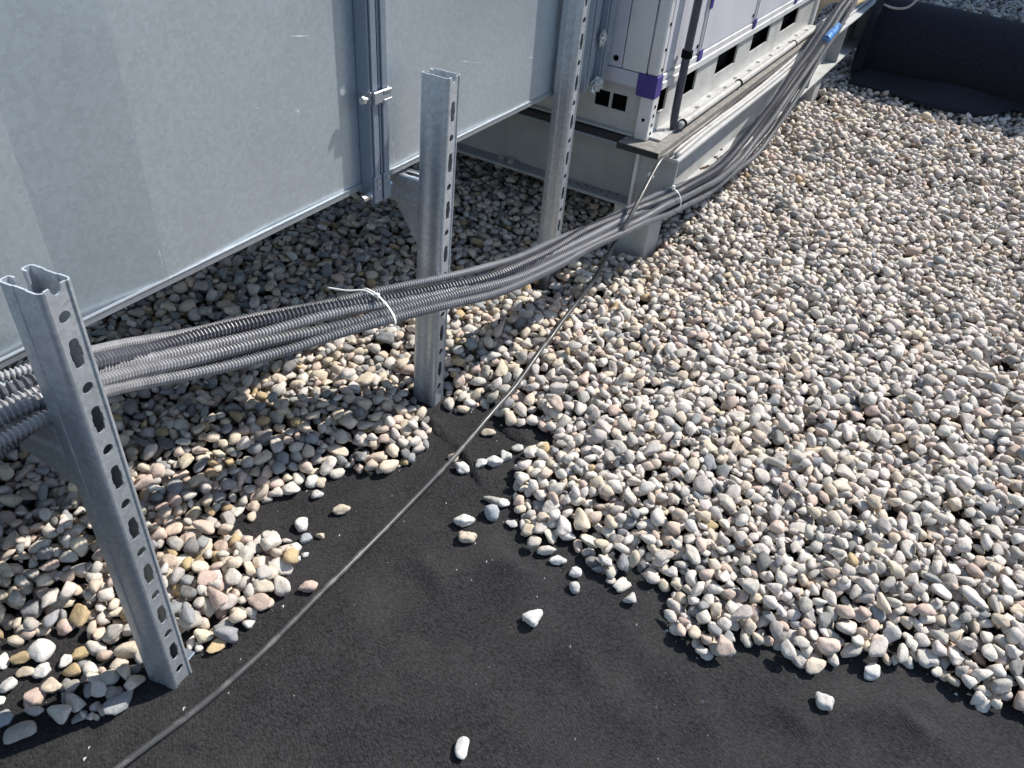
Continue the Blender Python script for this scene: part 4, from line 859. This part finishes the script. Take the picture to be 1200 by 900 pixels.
for _ in range(26):
    x_, y_ = random.choice((random.uniform(2.6, 2.75), random.uniform(3.0, 3.25), random.uniform(2.65, 4.2))), random.uniform(.806, .866); s = random.uniform(.006, .024)
    poly_extrude(bm, [(x_, y_, ZB + tf + .0006), (x_ + s, y_ - s * .2, ZB + tf + .0006), (x_ + s * .8, y_ + s * .5, ZB + tf + .0006), (x_ + s * .2, y_ + s * .6, ZB + tf + .0006)], (0, 0, random.uniform(.002, .007)))
dbr = fpart("rust_flakes", bm, base_mat("rust", (.10, .055, .035), .9, var=.4)); mark(dbr, kind="stuff")

def pad(label, a, b):
    n = 44; along = 0 if b[0] - a[0] > b[1] - a[1] else 1
    bm = bmesh.new(); box(bm, a, b, .002)
    o = build("rubber_strip", bm, M_RUBBER); return mark(o, label, "rubber strip", "rubber strips between beam and unit")
pad("weathered grey rubber strip lying along the sunlit beam under the unit", (2.50, .862, ZTb + .0005), (4.9, 1.02, ZTb + .023))
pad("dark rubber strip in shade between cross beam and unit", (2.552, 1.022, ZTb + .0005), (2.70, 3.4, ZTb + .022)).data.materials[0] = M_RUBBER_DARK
bm = bmesh.new(); box(bm, (2.4985, .8605, ZTb + .0008), (2.4998, 1.0215, ZTb + .022)); o = build("cut_edge", bm, M_RUBBER_DARK, bpy.data.objects["rubber_strip"])

# ------------------------------------------------------------------ white air handling unit
unit = thing("air_handling_unit", "white panelled air handling unit with purple corner blocks on the steel frame", "ventilation unit", (2.57, .942, .495))
UO = Vector((2.57, .942, .495))
def upart(name, bm, mat, parent=None, **k):
    bmesh.ops.translate(bm, verts=bm.verts[:], vec=-UO); return build(name, bm, mat, parent or unit, **k)
def ubox(name, a, b, mat, parent=None, bevel=.0015):
    bm = bmesh.new(); box(bm, a, b, bevel); return upart(name, bm, mat, parent)
UX1, UY1, UZ1 = 4.84, 3.3, 2.3
z0, zr = .495, .660
holes_y = [(2.655, 2.735), (2.83, 3.03), (3.26, 3.52), (3.72, 4.00), (4.20, 4.50)]
bm = bmesh.new()         # base rail on the sunny side, pierced by fork pockets
cur = 2.62
box(bm, (2.62, .955, .555), (UX1, .963, .5655)); box(bm, (2.62, .955, .650), (UX1, .963, zr))
for a, b in holes_y + [(UX1, UX1)]:
    if a > cur: box(bm, (cur, .9552, .5657), (a, .9628, .6498))
    cur = b
box(bm, (2.60, .900, z0), (UX1, .963, z0 + .007), .001)      # foot flange
box(bm, (2.62, .955, z0 + .0072), (UX1, .963, .5548))
rail = upart("base_rail", bm, M_RAIL)
for a, b in holes_y:
    ubox("pocket_shade", (a - .002, .992, .555), (b + .002, 1.05, .659), M_BLACK, rail, 0)  # black box stands in for the shade inside the pocket
for k in range(13):
    x = 2.70 + .165 * k
    bm = bmesh.new(); cyl(bm, (x, .925 + .012 * (k % 2), z0 + .0072), (x, .925 + .012 * (k % 2), z0 + .013), .0085, 6); upart("foot_bolt", bm, M_BOLT)
bm = bmesh.new()         # base rail on the shaded end with two square openings
ops = [(1.050, 1.108), (1.118, 1.176)]
box(bm, (2.598, .995, z0 + .0072), (2.606, 3.2, .5645)); box(bm, (2.598, .995, .620), (2.606, 3.2, .650)); cur = .995
for a, b in ops + [(3.2, 3.2)]:
    if a > cur: box(bm, (2.5982, cur, .5647), (2.6058, a, .6198))
    cur = b
box(bm, (2.572, .995, z0), (2.606, 3.2, z0 + .007), .001); box(bm, (2.590, .995, .6502), (2.606, 3.2, .662), .001)
rail2 = upart("base_rail", bm, M_RAIL)
for a, b in ops: ubox("opening_shade", (2.626, a - .012, .552), (2.66, b + .012, .632), M_BLACK, rail2, 0)  # black box put behind each opening as its inner shade
# corner post foot, with punched leg
bm = bmesh.new(); box(bm, (2.570, .942, z0), (2.5755, .990, .640), .001); box(bm, (2.5757, .942, z0), (2.622, .9475, .640), .001)
foot = upart("corner_foot", bm, M_ALU)
for z in (.515, .545, .578, .610):
    bm = bmesh.new(); cyl(bm, (2.598, .9419, z), (2.598, .9405, z), .0065, 10); upart("hole_shade", bm, M_BLACK, foot)  # black disc drawn for the dark inside a punched hole
bm = bmesh.new(); cyl(bm, (2.5699, .966, .565), (2.5685, .966, .565), .006, 10); upart("hole_shade", bm, M_BLACK, foot)
# corner block and corner profile
ubox("purple_corner_block", (2.568, .940, .641), (2.622, 1.012, .716), M_PURPLE, None, .003)
bm = bmesh.new(); box(bm, (2.569, .941, .7165), (2.590, .985, UZ1), .006); box(bm, (2.5905, .9435, .7165), (2.607, .97, UZ1), .002); box(bm, (2.6075, .941, .7165), (2.622, .97, UZ1), .003)
upart("corner_profile", bm, M_ALU)
for z in (.735, .80, .88, .96, 1.04):
    bm = bmesh.new(); cyl(bm, (2.599, .9434, z), (2.599, .9405, z), .0055, 8); upart("profile_screw", bm, M_BLACK)
# bottom profile, sunny side
bm = bmesh.new(); box(bm, (2.6225, .938, .6605), (UX1, .970, .688), .003); box(bm, (2.6225, .944, .6882), (UX1, .970, .712), .003); upart("bottom_profile", bm, M_ALU)
# panels of the sunny side with their uprights
ups = [2.99, 3.655, 4.32]
px = 2.625
for k, u in enumerate(ups + [UX1]):
    ubox("side_panel", (px + .004, .949, .7125), (u - .034, 1.0, UZ1), M_PANEL, None, .004)
    if u < UX1:
        bm = bmesh.new(); box(bm, (u - .032, .943, .7125), (u + .004, .99, UZ1), .003); box(bm, (u - .020, .9395, .735), (u - .008, .9428, UZ1), .001); upart("panel_upright", bm, M_ALU)
        ubox("purple_end_cap", (u - .033, .9385, .690), (u + .005, .9425, .728), M_PURPLE, None, .001)
        bm = bmesh.new(); cyl(bm, (u - .05, .9488, .745), (u - .05, .946, .745), .007, 10); upart("panel_screw", bm, M_BLACK)
        ubox("purple_latch", (u - .028, .9375, .87), (u + .0, .9394, .925), M_PURPLE, None, .0008)
    px = u + .004
bm = bmesh.new(); box(bm, (UX1, .941, z0), (UX1 + .05, .99, UZ1), .003); upart("corner_profile", bm, M_ALU)
# shaded end: door leaf, lower strip
ubox("end_panel", (2.5715, .988, .7165), (2.64, 1.078, UZ1), M_ALU, None, .002)
ubox("end_panel", (2.5715, 1.0815, .7165), (2.64, 1.28, UZ1), M_PANEL, None, .002)
ubox("end_panel", (2.5735, 1.2825, .7165), (2.64, 3.2, UZ1), M_PANEL, None, .002)
ubox("lower_strip", (2.5725, 1.0135, .663), (2.64, 3.2, .7135), M_PANEL, None, .002)
bm = bmesh.new(); cyl(bm, (2.5714, 1.105, .745), (2.5695, 1.105, .745), .010, 14); upart("round_plug", bm, M_BLACK)
ubox("unit_core", (2.645, 1.002, .50), (UX1 - .002, UY1, UZ1 - .002), M_BLACK, None, 0)

# dark pipe up the unit's corner, pale pipe along its foot
pipe = thing("downpipe", "dark grey pipe standing in front of the white unit's near corner", "pipe", (2.73, .915, .51))
def rel(o, pts): return [tuple(Vector(p) - o.location) for p in pts]
tube("pipe_run", rel(pipe, [(2.735, .905, .505), (2.738, .912, .56), (2.742, .915, .75), (2.745, .915, 1.2), (2.745, .915, 2.1)]), .0145, M_PIPE_DARK, pipe, .03, 14)
bm = bmesh.new(); cyl(bm, (.0, .0, .242), (.0, .0, .268), .020, 14); box(bm, (.008, -.006, .246), (.030, .024, .264), .001); bmesh.ops.translate(bm, verts=bm.verts[:], vec=(.012, 0, 0)); build("pipe_clip", bm, M_BLACK, pipe)
fpipe = thing("foot_pipe", "long pale grey pipe clipped along the foot of the white unit", "pipe", (2.74, .885, .515))
tube("pipe_run", rel(fpipe, [(2.745, .889, .516), (3.4, .889, .516), (4.0, .888, .516), (4.85, .886, .52)]), .0135, M_CABLE_PALE, fpipe, .05, 14)
for x in (2.775, 3.42, 4.28):
    bm = bmesh.new(); cyl(bm, (x - fpipe.location.x - .006, .004, .001), (x - fpipe.location.x + .006, .004, .001), .0175, 14); build("pipe_clip", bm, M_BLACK, fpipe)

# ------------------------------------------------------------------ hoses, cables, ties
HOSE = {'A': (M_HOSE_DARK, .0102, "thick dark corrugated hose on top of the bundle, sharply ribbed"),
        'B': (M_HOSE_GREY, .0070, "thin grey corrugated hose running along the back of the bundle"),
        'C': (M_HOSE_GREY, .0084, "mid sized grey corrugated hose tucked between the dark hose and the one below"),
        'D': (M_HOSE_MID, .0088, "grey corrugated hose second from the bottom, just above the low slack one"),
        'E': (M_HOSE_MID, .0078, "slack corrugated hose sagging lowest below the bundle"),
        'F': (M_HOSE_DARK, .0066, "dark corrugated hose hidden beneath the others, drooping at the near end")}
for kx, (mat, pitch, label) in HOSE.items():
    pts, dia = P['HOSES'][kx]
    sub = 5
    Q = smooth_path(pts, pitch / sub)
    sd_ = ord(kx); arc = np.arange(len(Q)) * pitch / sub       # no hose hangs quite true
    for k_, am in ((5.1, .0035), (9.7, .0022), (17.0, .0011)):
        Q[:, 1] += am * np.sin(arc * k_ + sd_ * 1.7 + k_); Q[:, 2] += am * np.cos(arc * k_ * 1.13 + sd_ * 2.9)
    ph = np.arange(len(Q)) % sub
    rad_ = dia / 2 * np.array([.98, 1.0, .74, .63, .72])[ph]
    o = link("corrugated_hose", sweep_mesh("corrugated_hose", Q, rad_, 10), mat, None, False)
    mark(o, label, "hose", "corrugated hoses bundled across the posts")
CP = smooth_path(P['CABLE'] + P['CABLE_TOP'], .012)
low_ = (CP[:, 2] < .16) & (CP[:, 0] < 2.1)
for q in np.where(low_)[0]:
    ix, iy = int((CP[q, 0] - hx0) / HR), int((CP[q, 1] - hy0) / HR)
    CP[q, 2] = max(CP[q, 2], float(HF[ix - 2:ix + 3, iy - 2:iy + 3].max()) + .006)
ar_ = np.arange(len(CP)) * .012; wob = np.clip(1.6 - CP[:, 0], 0, 1)
CP[:, 1] += wob * (.004 * np.sin(ar_ * 6.3) + .0025 * np.sin(ar_ * 14 + 1)); CP[:, 2] += wob * .003 * (1 + np.sin(ar_ * 9 + 2))
for _ in range(14): CP[1:-1] = .25 * CP[:-2] + .5 * CP[1:-1] + .25 * CP[2:]
cabl = link("thin_cable", sweep_mesh("thin_cable", CP, np.full(len(CP), .0071), 10), M_CABLE, None, True)
mark(cabl, "thin grey cable running from the bare fabric up onto the beam corner", "cable")
bm = bmesh.new(); cyl(bm, (2.386, .838, .455), (2.394, .838, .462), .0075, 12); box(bm, (2.384, .824, .452), (2.394, .833, .459), .001)
tieblock = build("cable_clip", bm, M_TIE); mark(tieblock, "small white clip on the thin cable just before the beam corner", "clip")
for dy, dz, lab in ((.012, .0, "pale cable lying along the outer edge of the beam top"), (.028, .0, "second pale cable beside the rubber strip on the beam top")):
    pts = [(x, y + dy + .004 * math.sin(x * 5 + dy * 300), .4785 + dz) for x, y, z in ((2.56, .806, 0), (2.9, .812, 0), (3.4, .80, 0), (4.0, .812, 0), (4.5, .83, 0), (5.2, .84, 0), (6.6, .83, 0))]
    mark(tube("beam_cable", pts, .0078, M_CABLE_PALE, None, .04, 10), lab, "cable", "pale cables on the beam top")

def ring_tie(name, label, centre, axis, ra, rb, tail, thin=1.0):
    """nylon tie looped round the bundle with its tail left on"""
    t = thing(name, label, "cable tie", centre, "white cable ties round the hose bundle")
    ax_ = Vector(axis).normalized(); u = ax_.cross(Vector((0, 0, 1))).normalized(); v = u.cross(ax_)
    bm = bmesh.new(); n = 30; prev = None; first = None
    for k in range(n):
        a = 2 * math.pi * k / n; rr = 1.0
        c = u * (ra * math.cos(a)) + v * (rb * math.sin(a)); nrm_ = (u * math.cos(a) + v * math.sin(a)).normalized()
        ring = [bm.verts.new(c + ax_ * sx * .0023 * thin + nrm_ * sn * .0011) for sx, sn in ((-1, -1), (1, -1), (1, 1), (-1, 1))]
        if prev:
            for q in range(4): bm.faces.new((prev[q], prev[(q + 1) % 4], ring[(q + 1) % 4], ring[q]))
        else: first = ring
        prev = ring
    for q in range(4): bm.faces.new((prev[q], prev[(q + 1) % 4], first[(q + 1) % 4], first[q]))
    build("loop", bm, M_TIE, t)
    if tail: tube("tail", [tuple(Vector(p)) for p in tail], .0022, M_TIE, t, .008, 6)
    bm = bmesh.new(); box(bm, (-.005, -.005, rb - .002), (.005, .005, rb + .008), .001); build("lock_head", bm, M_TIE, t)
    return t
def bundle_at(x, names="ABCDE"):
    pts = []
    for kx in names:
        Q = np.array(P['HOSES'][kx][0]); k = int(np.argmin(np.abs(Q[:, 0] - x))); k = min(max(k, 1), len(Q) - 2)
        t = (x - Q[k, 0]) / (Q[k + 1, 0] - Q[k, 0] + 1e-9) if x > Q[k, 0] else -(Q[k, 0] - x) / (Q[k, 0] - Q[k - 1, 0] + 1e-9)
        q = Q[k] + t * ((Q[k + 1] - Q[k]) if x > Q[k, 0] else (Q[k] - Q[k - 1])); pts.append(q)
    pts = np.array(pts); return pts.mean(0), np.abs(pts - pts.mean(0)).max(0)
c_, e_ = bundle_at(1.20)
ring_tie("cable_tie", "white cable tie with a long tail round the hoses before the middle post", c_, (.93, -.33, -.09), e_[1] + .019, e_[2] + .019,
         [(-.004, .0, e_[2] + .020), (-.012, .03, e_[2] + .030), (-.035, .062, e_[2] + .028), (-.06, .105, e_[2] + .032)])
c_, e_ = bundle_at(2.56)
ring_tie("cable_tie", "thin white cable tie hanging round the hoses at the beam corner", c_, (.95, -.15, .1), e_[1] + .015, e_[2] + .015, None, .55)


# blue tape, pale loop, scrap of trim at the far end of the bundle
tube_b = tube("blue_tape_wrap", P['TAPE'], .021, M_BLUE, None, .01, 12); mark(tube_b, "short wrap of bright blue tape round the cables by the beam's far end", "tape")
mark(tube("loop_cable", P['LOOP'], .0075, M_CABLE_PALE, None, .02, 8), "pale cable hanging in an arc over the end of the fabric roll", "cable")
bm = bmesh.new(); cyl(bm, (5.02, .80, .60), (5.30, .775, .60), .016, 10); mark(build("offcut_tube", bm, M_YELLOW, smooth=False), "short ochre tube offcut lying across the beam beside the cables", "tube offcut")
elb = thing("pipe_elbow", "stained beige pipe elbow just beyond the far end of the white unit", "pipe elbow", (5.05, .93, .60))
tube("elbow_body", [(0, .10, -.12), (0, .06, -.02), (-.01, 0, .04), (.02, -.05, .05), (.10, -.07, .05)], .055, M_BEIGE, elb, .02, 14)
bm = bmesh.new(); cyl(bm, (.08, -.066, .05), (.115, -.074, .05), .066, 16); build("elbow_socket", bm, M_BEIGE, elb)

# ------------------------------------------------------------------ roll of black fabric
roll = thing("fabric_roll", "thick roll of black geotextile lying on the gravel against the beam", "fabric roll", (5.80, .25, .0))
RX, RR, RY0, RY1 = 5.90, .25, .755, -1.9
n = 56; m = 30
vv, ff = [], []
for j in range(m):
    y = RY0 + (RY1 - RY0) * j / (m - 1)
    for k in range(n):
        a = 2 * math.pi * k / n
        r = RR * (1 + .012 * math.sin(3 * a + y * 2) + .010 * math.sin(y * 5 + a) + .006 * random.uniform(-1, 1))
        sag = -.02 * max(0, math.cos(a - math.pi)) if False else 0
        vv.append((RX + r * math.cos(a) * 1.04 - 5.80, y - .25, .285 + r * math.sin(a) * .97 - .012 * (y - RY0) * 0 + .012 * math.sin(y * 2.3)))
for j in range(m - 1):
    for k in range(n): ff.append((j * n + k, j * n + (k + 1) % n, (j + 1) * n + (k + 1) % n, (j + 1) * n + k))
me = bpy.data.meshes.new("rolled_layers"); me.from_pydata(vv, [], ff); me.update()
link("rolled_layers", me, M_ROLL, roll, True)
# spiral end face
vv, ff = [], []; turns, K = 6.5, 200
for k in range(K):
    a = 2 * math.pi * turns * k / K; r = .05 + (RR * .985 - .05) * k / (K - 1)
    y = RY0 + .012 * math.sin(a * .7)
    vv += [(r * math.cos(a), y - .25, .285 + r * math.sin(a)), ((r + .022) * math.cos(a), y - .25 + .004, .285 + (r + .022) * math.sin(a)), ((r + .03) * math.cos(a), y - .25 - .05, .285 + (r + .03) * math.sin(a))]
for k in range(K - 1):
    b0 = 3 * k; ff += [(b0, b0 + 1, b0 + 4, b0 + 3), (b0 + 1, b0 + 2, b0 + 5, b0 + 4)]
me = bpy.data.meshes.new("spiral_end"); me.from_pydata(vv, [], ff); me.update(); link("spiral_end", me, M_ROLL, roll, True)
# loose outer flap peeling off the front and resting on the stones
prof = [(-.02, .075), (-.10, .11), (-.17, .135), (-.23, .135), (-.30, .118), (-.37, .096), (-.43, .082), (-.46, .075)]
vv, ff = [], []; mm = 40
for j in range(mm):
    y = RY0 - .02 + (RY1 - RY0) * j / (mm - 1); t = j / (mm - 1)
    fl = .05 * math.sin(y * 4.2 + .8) + .03 * math.sin(y * 9.1) - .14 * (1 / (1 + math.exp((y + .16) / .03)))
    for q, (px_, pz_) in enumerate(prof):
        w = q / (len(prof) - 1)
        zz_ = pz_ + w * (1 - w) * (.05 * math.sin(y * 5.3 + 1) + .03 * math.sin(y * 11)) + .035 * w * math.exp(-((y + .22) / .08) ** 2)
        vv.append((px_ - fl * w + .10, y - .25, zz_ + .016))
np_ = len(prof)
for j in range(mm - 1):
    for q in range(np_ - 1): ff.append((j * np_ + q, j * np_ + q + 1, (j + 1) * np_ + q + 1, (j + 1) * np_ + q))
me = bpy.data.meshes.new("loose_flap"); me.from_pydata(vv, [], ff); me.update()
fo = link("loose_flap", me, M_ROLL, roll, True)
sm = fo.modifiers.new("thick", 'SOLIDIFY'); sm.thickness = .006

# ------------------------------------------------------------------ what stands behind the roll
bm = bmesh.new(); box(bm, (9.80, -6.0, -.05), (10.6, 1.0, 5.85))  # added wall, its unseen height set to throw shade over the roll
for k in range(28): box(bm, (9.755, -5.9 + .25 * k, -.045), (9.7995, -5.78 + .25 * k, 5.84), .004)
mark(build("shade_wall", bm, M_TARP), "tall dark blue wall added beyond the fabric roll to shade it, foot in view", "wall")
mark(tube("dark_line", [(7.9, -.20, .07), (8.2, -.08, .08), (8.6, .10, .075), (9.1, .22, .07)], .012, M_PIPE_DARK, None, .04, 8), "thin dark line straggling over the gravel behind the roll", "cable")  # thin dark tube laid over the far gravel
